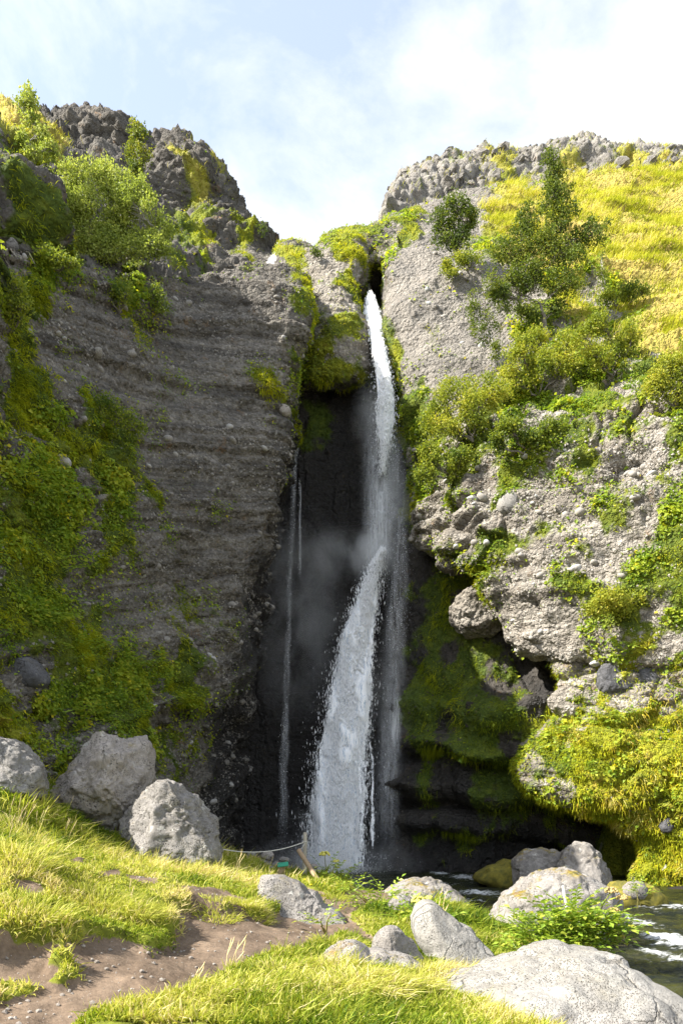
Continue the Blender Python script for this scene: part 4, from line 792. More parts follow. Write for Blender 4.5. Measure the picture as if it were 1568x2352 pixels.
link('hill_grass', leafmesh('hill_grass', [hillgrass(RC, 44000, (.18, .50), .48, gr(RC)*lumpy(RC, 663, .8, .04)), hillgrass(HL, 7000, (.12, .35), .45, gr(HL)+.12*ms(HL)), hillgrass(CR, 12000, (.15, .4), .45, (gr(CR)+.10)*inframe(CR)), hillgrass(TL, 3000, (.1, .3), .4, ms(TL)*.5)]), M_HILLGRASS, None,
    'dry yellow grass on the hilltop slopes', 'grass', None, 'stuff')

# ------------------------------------------------------------------ grass of the foreground
def gpick(n, x0, x1, y0, y1, dens):
    """ground points, more of them near the path; dens(X, Y, grass) -> keep probability"""
    out = []; tot = 0
    while tot < n:
        m = n*2; Y = y0*(y1/y0)**rng.random(m); X = rng.uniform(-1, 1, m)*.56*Y; X = X[(X > x0) & (X < x1)]; Y = Y[:len(X)]
        ix = np.clip(np.searchsorted(_gx, X)-1, 0, len(_gx)-2); iy = np.clip(np.searchsorted(_gy, Y)-1, 0, len(_gy)-2)
        k = rng.random(len(X)) < dens(X, Y, GG[iy, ix], GZ[iy, ix]); X, Y = X[k], Y[k]; out.append(np.stack([X, Y], 1)); tot += len(X)
        if len(X) == 0: break
    q = np.concatenate(out)[:n]; zz = np.array([gz(a, b)[0] for a, b in q]); return np.c_[q, zz]
def gnormal(p):
    i = np.clip(np.searchsorted(_gx, p[:, 0])-1, 0, len(_gx)-2); j = np.clip(np.searchsorted(_gy, p[:, 1])-1, 0, len(_gy)-2)
    return unit(np.stack([GNX[j, i], GNY[j, i], np.ones(len(p))], 1))
BO = []
for o in COL.objects:
    if o.name.startswith(('boulder', 'rock', 'shore_rock')) and o.type == 'MESH':
        c = np.array([v.co[:] for v in o.data.vertices]); BO.append((o.location.x+(c[:, 0].min()+c[:, 0].max())/2, o.location.y+(c[:, 1].min()+c[:, 1].max())/2, np.ptp(c[:, 0])/2, np.ptp(c[:, 1])/2))
def offrock(X, Y, f=.78):
    k = np.ones(len(X), bool)
    for x, y, rx, ry in BO: k &= ((X-x)/(rx*f))**2+((Y-y)/(ry*f))**2 > 1
    return k
def wedge(p): return fbm(np.c_[p[:, :2], p[:, 0]*0]*1.6, 3, 701), fbm(np.c_[p[:, :2], p[:, 0]*0]*.55, 3, 705)
def sward(n, y0, y1, ln, wd, dens, t0, lean=(.25, -.35, -.1), straw=.08, ls=.55):
    p = gpick(n, -20, 20, y0, y1, dens); a, b2 = wedge(p); nn = gnormal(p); m = len(p)
    dr = unit(nn*.4+UP*.8+jit(m, .46)); L = rng.uniform(*ln, m)*np.clip(1+ls*a, .35, 1.9)
    t = t0+.24*a+.36*b2+rng.normal(size=m)*.17-.16*sstep(8.2, 9.5, p[:, 1])*sstep(-.2, .5, p[:, 0])+(rng.random(m) < straw)*rng.uniform(.2, .5, m)
    return blades(p, dr, L, rng.uniform(*wd, m)*(1+p[:, 1]*.05), np.array(lean)+jit(m, .36), t)
def tall_zone(X, Y):  # rank grass on the left bank below the boulders
    px = 784+X/Y*F; a = sstep(640, 430, px)*sstep(10.6, 11.8, Y)*sstep(21, 17, Y)*sstep(60, 200, px); return np.maximum(a, sstep(-3.8, -4.5, X)*sstep(8, 9, Y)*sstep(10.6, 10.0, Y))
d_turf = lambda X, Y, g, z: g*(z > .02)*offrock(X, Y)*(1-.6*tall_zone(X, Y))*np.clip(.75+1.1*fbm(np.stack([X, Y, X*0], 1)*1.3, 3, 709), .15, 1)
d_tall = lambda X, Y, g, z: np.clip(g+.25, 0, 1)*(z > .1)*offrock(X, Y, .7)*tall_zone(X, Y)
rightside = lambda X, Y, g, z: g*(z > .02)*offrock(X, Y, .7)*((X > -1.6)*(Y < 11.5)+.3)*(X > -2.2)
shore = lambda X, Y, g, z: np.clip(g+.15, 0, 1)*(z > .05)*offrock(X, Y, .8)*sstep(11, 12.5, Y)
link('grass', leafmesh('grass', [sward(66000, 4.6, 13, (.03, .085), (.007, .012), d_turf, .52), sward(15000, 12, 22, (.08, .2), (.012, .02), d_turf, .45),
    sward(24000, 7.5, 20, (.14, .34), (.008, .014), d_tall, .38, (.30, -.22, -.45), .22, .35), sward(34000, 4.6, 11.5, (.05, .15), (.006, .011), rightside, .56, (.22, -.28, -.25), .2), sward(8000, 11, 21, (.08, .20), (.01, .016), shore, .45, (.2, -.2, -.2), .25, .3)]),
    M_GRASS, None, 'sunlit grass on the banks either side of the path', 'grass', None, 'stuff')
def tufts(spots, label_kind):
    out = []
    for (px, py, n, ln, t0, sp) in spots:
        X, Y = G(px, py); z = gz(X, Y)[0]; r = sp*np.sqrt(rng.random(n)); a = rng.uniform(0, 2*pi, n); x = X+r*np.cos(a); y = Y+r*np.sin(a)
        q = np.stack([x, y, np.array([gz(i, j)[0] for i, j in zip(x, y)])], 1); od = np.stack([np.cos(a)*r/sp, np.sin(a)*r/sp, a*0], 1)
        out.append(blades(q, unit(UP+od*.7+jit(n, .22)), rng.uniform(ln*.5, ln, n), rng.uniform(.007, .012, n), od*.35+np.array([.15, -.12, -.35])+jit(n, .15), t0+rng.normal(size=n)*.12+(rng.random(n) < .2)*.3))
    return out
TUFT = [(230,2120,900,.32,.55,.35),(310,2150,500,.35,.55,.2),(60,2150,900,.22,.5,.4),(30,2010,700,.34,.6,.4),(60,1960,700,.34,.7,.45),(130,1990,500,.32,.5,.4),(300,1975,600,.34,.4,.4),(420,1990,700,.34,.32,.4),(520,2000,600,.34,.35,.4),(470,2030,500,.4,.35,.35),(230,1965,500,.34,.5,.4),
        (605,2075,700,.35,.6,.35),(570,2110,600,.22,.6,.3),(500,2120,400,.18,.55,.3),(800,2300,900,.26,.68,.3),(860,2310,1000,.28,.68,.3),(930,2300,900,.26,.66,.28),(760,2320,700,.26,.68,.28),(980,2200,400,.32,.5,.2),(1060,2160,400,.3,.42,.3),(770,2190,500,.25,.55,.3),(640,2260,500,.22,.6,.3),(560,2320,600,.22,.62,.3),(420,2340,600,.2,.62,.35),(690,2300,500,.24,.6,.3),(735,2030,300,.2,.45,.4),(770,2062,300,.22,.4,.3),(1020,2110,500,.4,.38,.4),(1150,2240,500,.3,.6,.3),(1100,2240,400,.28,.6,.25),(110,1900,300,.25,.5,.4)]
link('tall_grass', leafmesh('tall_grass', tufts(TUFT, '')), M_GRASS, None, 'ragged clumps of taller grass on the banks', 'grass', None, 'stuff')

# ------------------------------------------------------------------ trees and shrubs
def tube(pts, rad, k=5):
    pts = np.asarray(pts); n = len(pts); t = unit(np.gradient(pts, axis=0)); ref = np.array([.31, .92, .2]); u = unit(np.cross(t, ref)); v = np.cross(t, u)
    a = np.linspace(0, 2*pi, k, endpoint=False); V = pts[:, None]+(np.cos(a)[None, :, None]*u[:, None]+np.sin(a)[None, :, None]*v[:, None])*np.asarray(rad)[:, None, None]
    i = (np.arange(n-1)[:, None]*k+np.arange(k)[None]); j = (np.arange(n-1)[:, None]*k+(np.arange(k)[None]+1) % k)
    return V.reshape(-1, 3), np.stack([i.ravel(), j.ravel(), (j+k).ravel(), (i+k).ravel()], 1)
def tubes(name, lst):
    V, Q, o = [], [], 0
    for v, q in lst: V.append(v); Q.append(q+o); o += len(v)
    return mesh_from(name, np.concatenate(V), np.concatenate(Q))
def tree(name, cat, label, base, blobs, lmat, bark, nleaf, lsize, trad, t0=.5, group=None, Y=None, depth=1.0, stems=1, sparse=1.0):
    """blobs: (px, py, rx, ry) leaf masses of the outline, at the depth of the foot; each gets a limb of its own"""
    f = hit(*base)[0] if Y is None else P(*base, Y); f = f+np.array([0, -.1, -.15]); Yb = f[1]-.25; root = empty(name, f, label, cat, group); lim, nodes = [], [f*0]
    B = []
    for (px, py, rx, ry) in blobs:
        c = P(px, py, Yb)+np.array([0, rng.uniform(-.5, .2)*rx/F*Yb*1.2, 0])-f; B.append((c, rx/F*Yb, ry/F*Yb))
    B.sort(key=lambda b: np.linalg.norm(b[0])); tot = sum(b[1]*b[2] for b in B); L = []; skel = [np.zeros(3)]; srad = [trad]
    for bi, (c, rx, ry) in enumerate(B):
        d = [np.linalg.norm(s-c)+.35*max(0, s[2]-c[2])*4 for s in skel]; k = int(np.argmin(d)) if bi >= stems else 0
        s = skel[k]; n = 9; t = np.linspace(0, 1, n)[:, None]; mid = s*.5+c*.5+np.array([0, 0, -.12*np.linalg.norm(c-s)]) + jit(1, .05*np.linalg.norm(c-s))[0]
        pts = (1-t)**2*s+2*t*(1-t)*mid+t*t*c+np.concatenate([[[0, 0, 0]], jit(n-1, .025*np.linalg.norm(c-s)+.01)])
        r0 = max(srad[k]*.72, .018); rr = np.linspace(r0 if k else trad, max(r0*.4, .010), n); lim.append(tube(pts, rr, 6)); skel += list(pts[2:]); srad += list(rr[2:])
        m = int(nleaf*rx*ry/tot); ntw = max(8, m//16); u = unit(rng.normal(size=(ntw, 3)))*(rng.random((ntw, 1))**.38)
        tw = c+u*np.array([rx, max(.35*rx, .75*min(rx, ry))*depth, ry])
        tw = tw[fbm((tw+f)*2.0/max(rx, .3)*.5, 2, 17+bi) > -.32*sparse-.1]
        if len(tw) == 0: continue
        for q in tw[:min(len(tw), 26)]:
            o = pts[rng.integers(3, n)]; tt = np.linspace(0, 1, 4)[:, None]; lim.append(tube(o+(q-o)*tt+np.concatenate([[[0, 0, 0]], jit(3, .03)]), np.linspace(.012, .004, 4), 3))
        per = max(3, int(m/len(tw))); q = np.repeat(tw, per, 0)+rng.normal(size=(len(tw)*per, 3))*np.array([.11, .11, .13])*max(rx, .5)**.5
        tt = t0+.22*fbm(q*1.5, 2, 801)+rng.normal(size=len(q))*.15+.05*np.repeat(rng.normal(size=len(tw)), per)
        L.append(leaves(q, unit(rng.normal(size=(len(q), 3))+UP*.5), rng.uniform(*lsize, len(q)), tt, .6))
    link('trunk', tubes('trunk', lim), bark, root); link('crown', leafmesh('crown', L), lmat, root); return root
TG = 'birches and willows on the canyon slopes'
tree('birch_tree', 'tree', 'tallest birch on the right slope with a narrow top and spreading lower boughs', (1256,765), [(1262,388,26,26),(1280,425,36,32),(1262,460,38,30),(1292,492,34,26),(1276,520,30,28),(1214,512,34,28),(1196,545,32,24),(1232,566,52,34),(1310,545,52,36),(1362,540,34,30),(1170,582,50,32),(1284,600,52,34),(1228,634,62,36),(1180,660,46,28),(1290,664,46,32),(1150,690,44,26),(1236,700,60,26)], M_BIRCH, M_BARK, 20000, (.07, .13), .14, .40, TG, sparse=.7)
tree('round_birch', 'tree', 'dense dark round birch on the brow of the grey rock dome', (1046,590), [(1040,495,38,32),(1062,515,30,32),(1024,535,34,30),(1050,552,34,28),(1002,510,16,30)], M_BIRCH, M_BARK, 4800, (.07, .14), .08, .28, TG, sparse=.5)
tree('leaning_birch', 'tree', 'thin open birch leaning left over the pale rock face', (1158,868), [(1086,690,20,36),(1120,665,24,26),(1100,730,30,28),(1128,760,26,30),(1092,770,20,22),(1136,808,24,30),(1160,700,20,24)], M_BIRCH, M_BARKPALE, 2600, (.06, .11), .05, .45, TG, sparse=.3)
SG = 'pale green shrubs on the right ledge'
for k, (lab, base, bl, n, t0) in enumerate([
    ('big pale shrub at the left end of the leafy ledge above the overhang', (1085,1010), [(1050,905,56,40),(1000,955,44,36),(1092,950,54,36),(1030,985,40,26),(1130,905,44,34)], 6500, .55),
    ('pale shrub in the middle of the ledge below the tallest birch', (1235,905), [(1190,815,46,34),(1245,790,50,34),(1180,865,50,34),(1250,850,56,34),(1296,830,40,34),(1306,780,34,28)], 6500, .55),
    ('spreading shrub with dark limbs right of the ledge shrubs', (1402,862), [(1386,765,44,32),(1340,800,42,30),(1420,800,44,34),(1450,770,28,26),(1364,838,42,24)], 4200, .5),
    ('bright shrub cut by the right edge of the picture', (1545,930), [(1535,850,44,34),(1572,815,40,34),(1510,890,42,28),(1560,895,44,28)], 3800, .6),
    ('low dark green shrub hanging over the lip beside the spray', (1040,1090), [(985,1040,28,22),(1015,1075,44,24),(975,1090,24,22),(1060,1060,34,22)], 3800, .4),
    ('dark green juniper like bush under the ledge shrubs', (1205,1030), [(1170,990,36,22),(1215,1000,44,22),(1260,985,32,20),(1140,1020,28,18)], 4200, .22),
    ('low green bush on the grassy hillside', (1425,705), [(1400,690,30,13),(1440,676,36,14),(1478,668,20,10)], 1800, .3),
    ('small green bush on the pale rock below the round birch', (1075,640), [(1040,610,24,13),(1070,596,34,15),(1030,632,18,10)], 1600, .5),
    ('low pale bush on the mossy wall under the tan cliff', (1420,1385), [(1390,1380,50,24),(1440,1390,40,26),(1360,1405,34,18)], 3600, .55)]):
    tree('shrub', 'shrub', lab, base, bl, M_SHRUB, M_BARK, int(n*1.35), (.06, .12), .045, t0, SG, stems=4, sparse=.15)
tree('sapling', 'tree', 'slender young birch standing alone on the grassy slope', (1383,690), [(1380,600,8,18),(1376,628,12,18),(1386,655,11,16)], M_BIRCH, M_BARKPALE, 500, (.06, .10), .02, .6, TG)
WG = 'bushes above the left cliff'
tree('willow_bush', 'shrub', 'great silvery green willow bush spilling over the top of the left cliff', (262,612), [(185,425,42,34),(232,410,36,34),(272,440,44,40),(318,440,34,40),(322,492,46,38),(262,500,56,36),(360,520,40,44),(206,490,54,40),(160,500,44,46),(300,548,60,34),(226,560,60,30),(170,560,40,26),(368,570,36,26),(250,592,54,22),(180,592,44,20),(312,588,46,20)], M_WILLOW, M_BARKPALE, 30000, (.06, .12), .08, .50, WG, stems=6, sparse=.9, Y=24.6)
tree('birch_tree', 'tree', 'slim birch rising behind the willow bush against the sky', (312,440), [(308,290,14,13),(322,318,20,18),(306,350,18,26),(328,368,20,24),(312,400,18,24)], M_BIRCH, M_BARKPALE, 3000, (.07, .12), .05, .62, TG, Y=27)
tree('birch_tree', 'tree', 'birch with a dark top standing on the skyline at the upper left', (78,400), [(64,214,13,15),(70,240,17,16),(50,250,9,12),(72,272,16,14),(90,305,22,12),(62,325,22,16),(110,340,22,15),(80,362,24,12)], M_WILLOW, M_BARKPALE, 2600, (.07, .13), .06, .58, TG, Y=23)
for lab, base, bl, n, t0 in [
    ('small grey green bush on the bare slope left of the pebbly cliff top', (278,716), [(272,662,32,22),(296,684,26,16),(250,680,20,16)], 1500, .3),
    ('dim bush on the bare slope, right neighbour of the small grey green one', (352,735), [(352,680,26,30),(372,705,20,18),(335,706,16,16)], 1300, .28),
    ('leafy bush against the wall at the left edge below the round cobble', (36,750), [(40,660,24,18),(26,690,34,22),(52,710,26,20),(16,735,30,16)], 1900, .45),
    ('dark green bush on the mossy left wall beside the bare scree', (255,985), [(240,940,44,26),(280,955,36,20),(200,965,50,20),(310,985,36,14)], 3200, .3),
    ('pale flowering bush hanging on the left wall under the willow', (125,615), [(105,588,22,14),(130,600,26,12),(165,602,22,9)], 1500, .35)]:
    tree('bush', 'shrub', lab, base, bl, M_SHRUB, M_BARK, n, (.05, .10), .03, t0, WG, stems=3)
for x, y, lab in [(601,528,'tiny bush on the skyline where the left crag meets the stream'), (722,578,'tiny dark bush on the brink between the two green mounds')]:
    tree('bush', 'shrub', lab, (x, y+14), [(x, y, 7, 7), (x+6, y+7, 6, 5)], M_BIRCH, M_BARK, 220, (.07, .12), .015, .2, WG)
# ------------------------------------------------------------------ waterfall
def skyward(b, nrm):   # aerated water scatters like a cloud of drops, not like a wall
    a = b.n('ShaderNodeVectorMath', operation='ADD'); b.put(a.inputs[0], nrm); a.inputs[1].default_value = (-.05, 0, .45); q = b.n('ShaderNodeVectorMath', operation='NORMALIZE'); b.put(q.inputs[0], a.outputs[0]); return q.outputs[0]
def drop_mat():
    b = NB('spray_drops'); d = b.n('ShaderNodeBsdfDiffuse'); d.inputs[0].default_value = (1, 1, 1, 1); b.put(d.inputs[2], skyward(b, b.n('ShaderNodeNewGeometry').outputs['Normal'])); return b.done(d.outputs[0])
M_SPRAY = drop_mat()
def veil_mat(name, a0, a1, sc=(16, 16, .55)):
    b = NB(name); p = b.pos(); n = b.noise(b.scale(p, sc), 1.0, 6, .7, .1); n2 = b.noise(b.scale(p, (sc[0]*3, sc[1]*3, sc[2]*2.2)), 1.0, 4, .7)
    al = b.math('MULTIPLY', b.ramp(b.math('ADD', b.math('MULTIPLY', n, .65), b.math('MULTIPLY', n2, .35)), [(a0, 0), (a1, 1)]), b.attr('dens'))
    d = b.pbr((.98, .99, 1.0), .8, skyward(b, b.n('ShaderNodeNewGeometry').outputs['Normal']), .0); t = b.n('ShaderNodeBsdfTranslucent'); b.put(t.inputs[0], (.88, .91, .94)); m = b.n('ShaderNodeMixShader'); m.inputs[0].default_value = .15; b.put(m.inputs[1], d); b.put(m.inputs[2], t.outputs[0])
    x = b.n('ShaderNodeBsdfTransparent'); m2 = b.n('ShaderNodeMixShader'); b.put(m2.inputs[0], al); b.put(m2.inputs[1], x.outputs[0]); b.put(m2.inputs[2], m.outputs[0]); return b.done(m2.outputs[0])
def core_mat():   # dense white water that frays towards its edges
    b = NB('white_water'); p = b.pos(); n = b.noise(b.scale(p, (9, 9, 1.5)), 1.0, 6, .68); n2 = b.noise(b.scale(p, (24, 24, 6)), 1.0, 5, .7); n3 = b.noise(b.scale(p, (2.2, 2.2, .5)), 1.0, 4, .6)
    nn = b.math('ADD', b.math('MULTIPLY', n, .6), b.math('MULTIPLY', n2, .4)); low = b.attr('low')
    al = b.ramp(b.math('ADD', b.math('MULTIPLY', b.attr('dens'), 1.25), b.math('MULTIPLY', b.math('SUBTRACT', nn, .5), b.math('ADD', 2.4, b.math('MULTIPLY', low, 2.2)))), [(.34, 0), (.62, 1)])
    c = b.mix(b.ramp(nn, [(.40, 0), (.50, 1)]), (.50, .58, .68), (1, 1, 1)); d = b.n('ShaderNodeBsdfDiffuse'); b.put(d.inputs[0], c); b.put(d.inputs[2], skyward(b, b.bump(nn, .55, .10)))
    x = b.n('ShaderNodeBsdfTransparent'); m2 = b.n('ShaderNodeMixShader'); b.put(m2.inputs[0], al); b.put(m2.inputs[1], x.outputs[0]); b.put(m2.inputs[2], d.outputs[0]); return b.done(m2.outputs[0])
M_VEIL = veil_mat('thin_water', .34, .80, (9, 9, .42)); M_CORE = core_mat(); M_SHEET = veil_mat('sheet_water', .24, .42, (6, 6, .7))
def sheet(name, rows, mat, parent, seed, nu=22, nv=150, bulge=.35, amp=.12, edge=.25, dens=1.0, fade=(0, 0), thin=0.0):
    """falling sheet: rows = (py, left px, right px, Y); convex towards the viewer"""
    R = np.array(rows, float); t = np.linspace(R[0, 0], R[-1, 0], nv); l, r, yy = (hermite(R[:, 0], R[:, k:k+1], t)[:, 0] for k in (1, 2, 3)); u = np.linspace(-1, 1, nu)
    Yg = yy[:, None]-bulge*(1-u[None]**2); px = (l+r)[:, None]/2+(r-l)[:, None]/2*u[None]
    V = np.stack([(px-784)/F*yy[:, None], Yg, np.repeat((EYE+(HOR-t)/F*yy)[:, None], nu, 1)], -1); p = V.reshape(-1, 3)
    q = p*np.array([2.2, 1, .55]); V[..., 1] -= (amp*fbm(q, 5, seed)+.35*amp*fbm(p*np.array([7, 1, 2.2]), 3, seed+4)).reshape(V.shape[:2]); V[..., 0] += (.07*fbm(p*np.array([1.5, 1, .7]), 4, seed+9)).reshape(V.shape[:2])
    e = sstep(0, edge, 1-np.abs(u))[None]*np.ones((nv, 1)); s = np.linspace(0, 1, nv)[:, None]
    if fade[0]: e = e*sstep(0, fade[0], s)
    if fade[1]: e = e*sstep(0, fade[1], 1-s)
    o = link(name, mesh_from(name, p if False else V.reshape(-1, 3), grid_faces(nv, nu), {'dens': e*dens, 'low': sstep(.45, 1.0, s)*np.ones_like(e)*thin}), mat, parent); return V
FR = [(1235,862,896,30.3),(1270,862,891,30.2),(1300,843,888,30.1),(1340,822,882,30.0),(1400,798,874,29.9),(1480,770,868,29.8),(1560,753,864,29.7),(1640,737,860,29.6),(1720,720,856,29.6),(1800,706,854,29.6),(1880,694,852,29.6),(1960,688,852,29.6),(2003,686,854,29.5)]
UR = [(690,836,862,33.0),(730,832,878,31.9),(780,843,884,31.0),(830,856,892,30.4),(880,862,902,30.1),(930,860,910,30.0),(980,858,908,30.0),(1030,864,900,30.0),(1100,870,884,30.2)]
falls = empty('waterfall', P(770, 2000, 29.5), 'tall white two tier waterfall plunging down the dark ravine into the pool', 'waterfall'); O = np.array(falls.location)
def rel(par):   # children were built in world space
    for c in par.children: c.matrix_parent_inverse = par.matrix_world.inverted()
bpy.context.view_layer.update()
def drops(name, rows, n, size, spread, par, seed, stretch=(2.2, 5), front=.5, bias=None, mat=None):
    """lumps of falling water: elongated octahedra, thick inside the fall, ragged at its edges"""
    R = np.array(rows, float); t = rng.uniform(R[0, 0], R[-1, 0], n); 
    if bias: t = R[0, 0]+(R[-1, 0]-R[0, 0])*rng.random(n)**bias
    l, r, yy = (np.interp(t, R[:, 0], R[:, k]) for k in (1, 2, 3)); u = np.clip(rng.normal(size=n)*spread, -2.4, 2.4); px = (l+r)/2+(r-l)/2*u
    c = np.stack([(px-784)/F*yy, yy-front*np.clip(1-u*u, 0, 1)-rng.random(n)*.15, EYE+(HOR-t)/F*yy], 1)
    s = rng.uniform(0, 1, n)**2.5*(size[1]-size[0])+size[0]; h = s*rng.uniform(*stretch, n)
    o = np.array([[1, 0, 0], [0, 1, 0], [-1, 0, 0], [0, -1, 0], [0, 0, 1], [0, 0, -1]], float); V = c[:, None]+o[None]*np.stack([s, s, h], 1)[:, None]*rng.uniform(.7, 1.3, (n, 6, 1)); V[:, :, 0] += o[None, :, 2]*h[:, None]*rng.normal(size=(n, 1))*.12
    f = np.array([[0, 1, 4], [1, 2, 4], [2, 3, 4], [3, 0, 4], [1, 0, 5], [2, 1, 5], [3, 2, 5], [0, 3, 5]]); return link(name, mesh_from(name, V.reshape(-1, 3), (f[None]+np.arange(n)[:, None, None]*6).reshape(-1, 3)), mat or M_SPRAY, par, None, None, None, 'stuff')
sheet('lower_plunge', [(a, b-.06*(c-b), c+.06*(c-b), d) for a, b, c, d in FR], M_CORE, falls, 901, bulge=.55, amp=.28, edge=.75, fade=(.30, .03), thin=.8)
sheet('upper_plunge', UR[:7], M_CORE, falls, 911, bulge=.3, amp=.10, edge=.45, fade=(0, .4))
sheet('upper_plunge', [(a, b-4, c+4, d+.2) for a, b, c, d in UR[3:]], M_CORE, falls, 913, bulge=.25, amp=.12, edge=.8, dens=.9, fade=(.2, .55))
sheet('thin_veil', [(880,846,905,31),(1000,826,912,30.7),(1150,822,920,30.5),(1330,820,915,30.4)], M_VEIL, falls, 915, bulge=.3, amp=.12, edge=.9, dens=.75, fade=(.2, .35))
sheet('thin_veil', [(930,868,915,30.6),(1100,872,938,30.5),(1250,886,946,30.4),(1450,876,940,30.2),(1700,860,930,30),(2000,842,930,29.8)], M_VEIL, falls, 917, bulge=.3, amp=.15, edge=.9, dens=.62, fade=(.15, .2))
for k, (x0, x1, y0, wd) in enumerate([(826,832,1600,13), (852,857,1640,12)]):
    sheet('side_strand', [(y0, x0-wd*.4, x0+wd*.4, 29.2), ((y0+2000)/2, (x0+x1)/2-wd*.6, (x0+x1)/2+wd*.6, 29.12), (1998, x1-wd, x1+wd, 29.05)], M_CORE, falls, 921+k, nu=10, bulge=.08, amp=.09, edge=.95, dens=.45, fade=(.3, .2))
sheet('thin_veil', [(1060,846,910,30.2),(1160,836,912,30.1),(1260,826,912,30.0),(1380,800,900,29.9)], M_VEIL, falls, 916, bulge=.3, amp=.15, edge=.9, dens=1.0, fade=(.3, .3))
sheet('thin_veil', [(1585,905,922,29.6),(1640,895,925,29.6),(1760,885,925,29.6)], M_VEIL, falls, 925, nu=12, bulge=.1, amp=.05, edge=.8, dens=.9, fade=(.2, .5))
FL = [(a, b-.05*(c-b), c, d-.05) for a, b, c, d in FR[1:]]
drops('water_lumps', FL, 12000, (.006, .020), .42, falls, 1, (3, 9), .6); drops('fine_drops', FL, 5000, (.003, .009), .47, falls, 2, (2, 8)); drops('water_lumps', UR, 4500, (.007, .024), .45, falls, 3, (2, 6)); drops('fine_drops', [(r[0], r[1]-8, r[2]+6, r[3]) for r in UR[3:]], 3500, (.003, .010), .55, falls, 4, (1, 4))
drops('fine_drops', [(960,868,915,30.6),(1100,870,940,30.4),(1250,880,948,30.3),(1500,870,945,30)], 1500, (.003, .008), .5, falls, 5, (2, 6)); drops('splash_drops', [(1940,684,880,29.3),(2002,676,890,29.1)], 1500, (.006, .02), .5, falls, 6, (.8, 1.6), .9, .5)
rel(falls)
def side_fall(rows, label, n, mat, dens=1.0, wd=None):
    e = empty('trickle_fall', P(rows[-1][1], rows[-1][0], rows[-1][3]), label, 'waterfall', 'thin side falls'); bpy.context.view_layer.update()
    sheet('water_strand', rows, mat, e, 941+n, nu=8, nv=160, bulge=.05, amp=.05, edge=.7, dens=dens, fade=(.02, .15)); drops('fine_drops', rows, n, (.004, .011), .5, e, 7, (1.5, 5), .1); rel(e)
side_fall([(958,682,692,31.6),(1020,676,690,31.5),(1100,668,684,31.4),(1250,662,678,31.2),(1450,656,670,31),(1640,645,662,30.9),(1720,640,664,30.8),(1850,640,664,30.7),(1960,636,664,30.6)], 'thin trickle down the dark wall left of the main fall', 500, M_VEIL, .55)
side_fall([(885,652,664,31.8),(960,650,666,31.8),(1040,656,664,31.8)], 'short faint trickle at the edge of the pebbly cliff', 240, M_VEIL, .7)
side_fall([(1100,684,690,31.6),(1200,686,692,31.5),(1330,684,692,31.4)], 'short thin thread right of the long trickle', 160, M_VEIL, .8)
side_fall([(566,634,642,36.2),(585,630,640,35.6),(592,618,638,35),(612,606,634,34)], 'little white cascade on the skyline between the two mossy mounds', 260, M_SHEET, 1)
side_fall([(600,832,842,35.6),(640,836,850,35.4),(690,840,856,34.6)], 'shadowed thread of water inside the spout recess', 160, M_SHEET, .9)

# ------------------------------------------------------------------ spray mist
def mist_mat():
    b = NB('mist_air'); p = b.pos(); ln = b.n('ShaderNodeVectorMath', operation='LENGTH'); b.put(ln.inputs[0], p)
    at = b.n('ShaderNodeAttribute', attribute_type='OBJECT', attribute_name='amount').outputs['Fac']
    g = b.n('ShaderNodeNewGeometry'); n = b.noise(b.scale(g.outputs['Position'], (.6, .6, .4), (3, 1, 2)), 1.0, 5, .62, .4)
    d = b.math('MULTIPLY', b.math('MULTIPLY', b.ramp(ln.outputs['Value'], [(0, 1), (.5, .45), (.8, .12), (1, 0)]), b.ramp(n, [(.38, .0), (.66, 1)])), at)
    v = b.n('ShaderNodeVolumePrincipled'); b.put(v.inputs['Color'], (.985, .99, 1.0)); b.put(v.inputs['Density'], d); v.inputs['Anisotropy'].default_value = .2; b.t.links.new(v.outputs[0], b.out.inputs['Volume']); return b.m
M_MIST = mist_mat(); _ms = mesh_from('mist_body', *ICO[3]); _ms.materials.append(M_MIST)
for (px, py, Y, rx, ry, rz, a, lab) in [(760,1985,29.3,4.2,1.6,1.5,.7,'white mist rising off the pool at the foot of the fall'),(800,1275,30.4,2.3,1.0,1.5,.35,'drifting spray cloud where the upper plunge breaks on the wall'),(690,1420,30.6,2.7,1.0,5.5,.30,'faint bluish spray in the dark left half of the ravine'),(905,1120,30.2,1.5,1.0,3.4,.22,'fine spray veil hanging between the fall and the right cliff'),(880,1650,29.8,1.7,1.2,5.0,.12,'thin mist along the right side of the lower plunge'),(855,960,30.6,1.1,.9,2.0,.25,'spray puff around the upper plunge'),(850,1275,30.0,1.3,.8,1.2,1.1,'dense spray burst where the lower plunge begins'),(770,1900,28.9,2.4,.9,2.2,.18,'bright spray in front of the lower plunge near the pool')]:
    o = link('mist', _ms, None, None, lab, 'mist', None, 'stuff', P(px, py, Y)); o.scale = (rx, ry, rz); o['amount'] = a*4.0
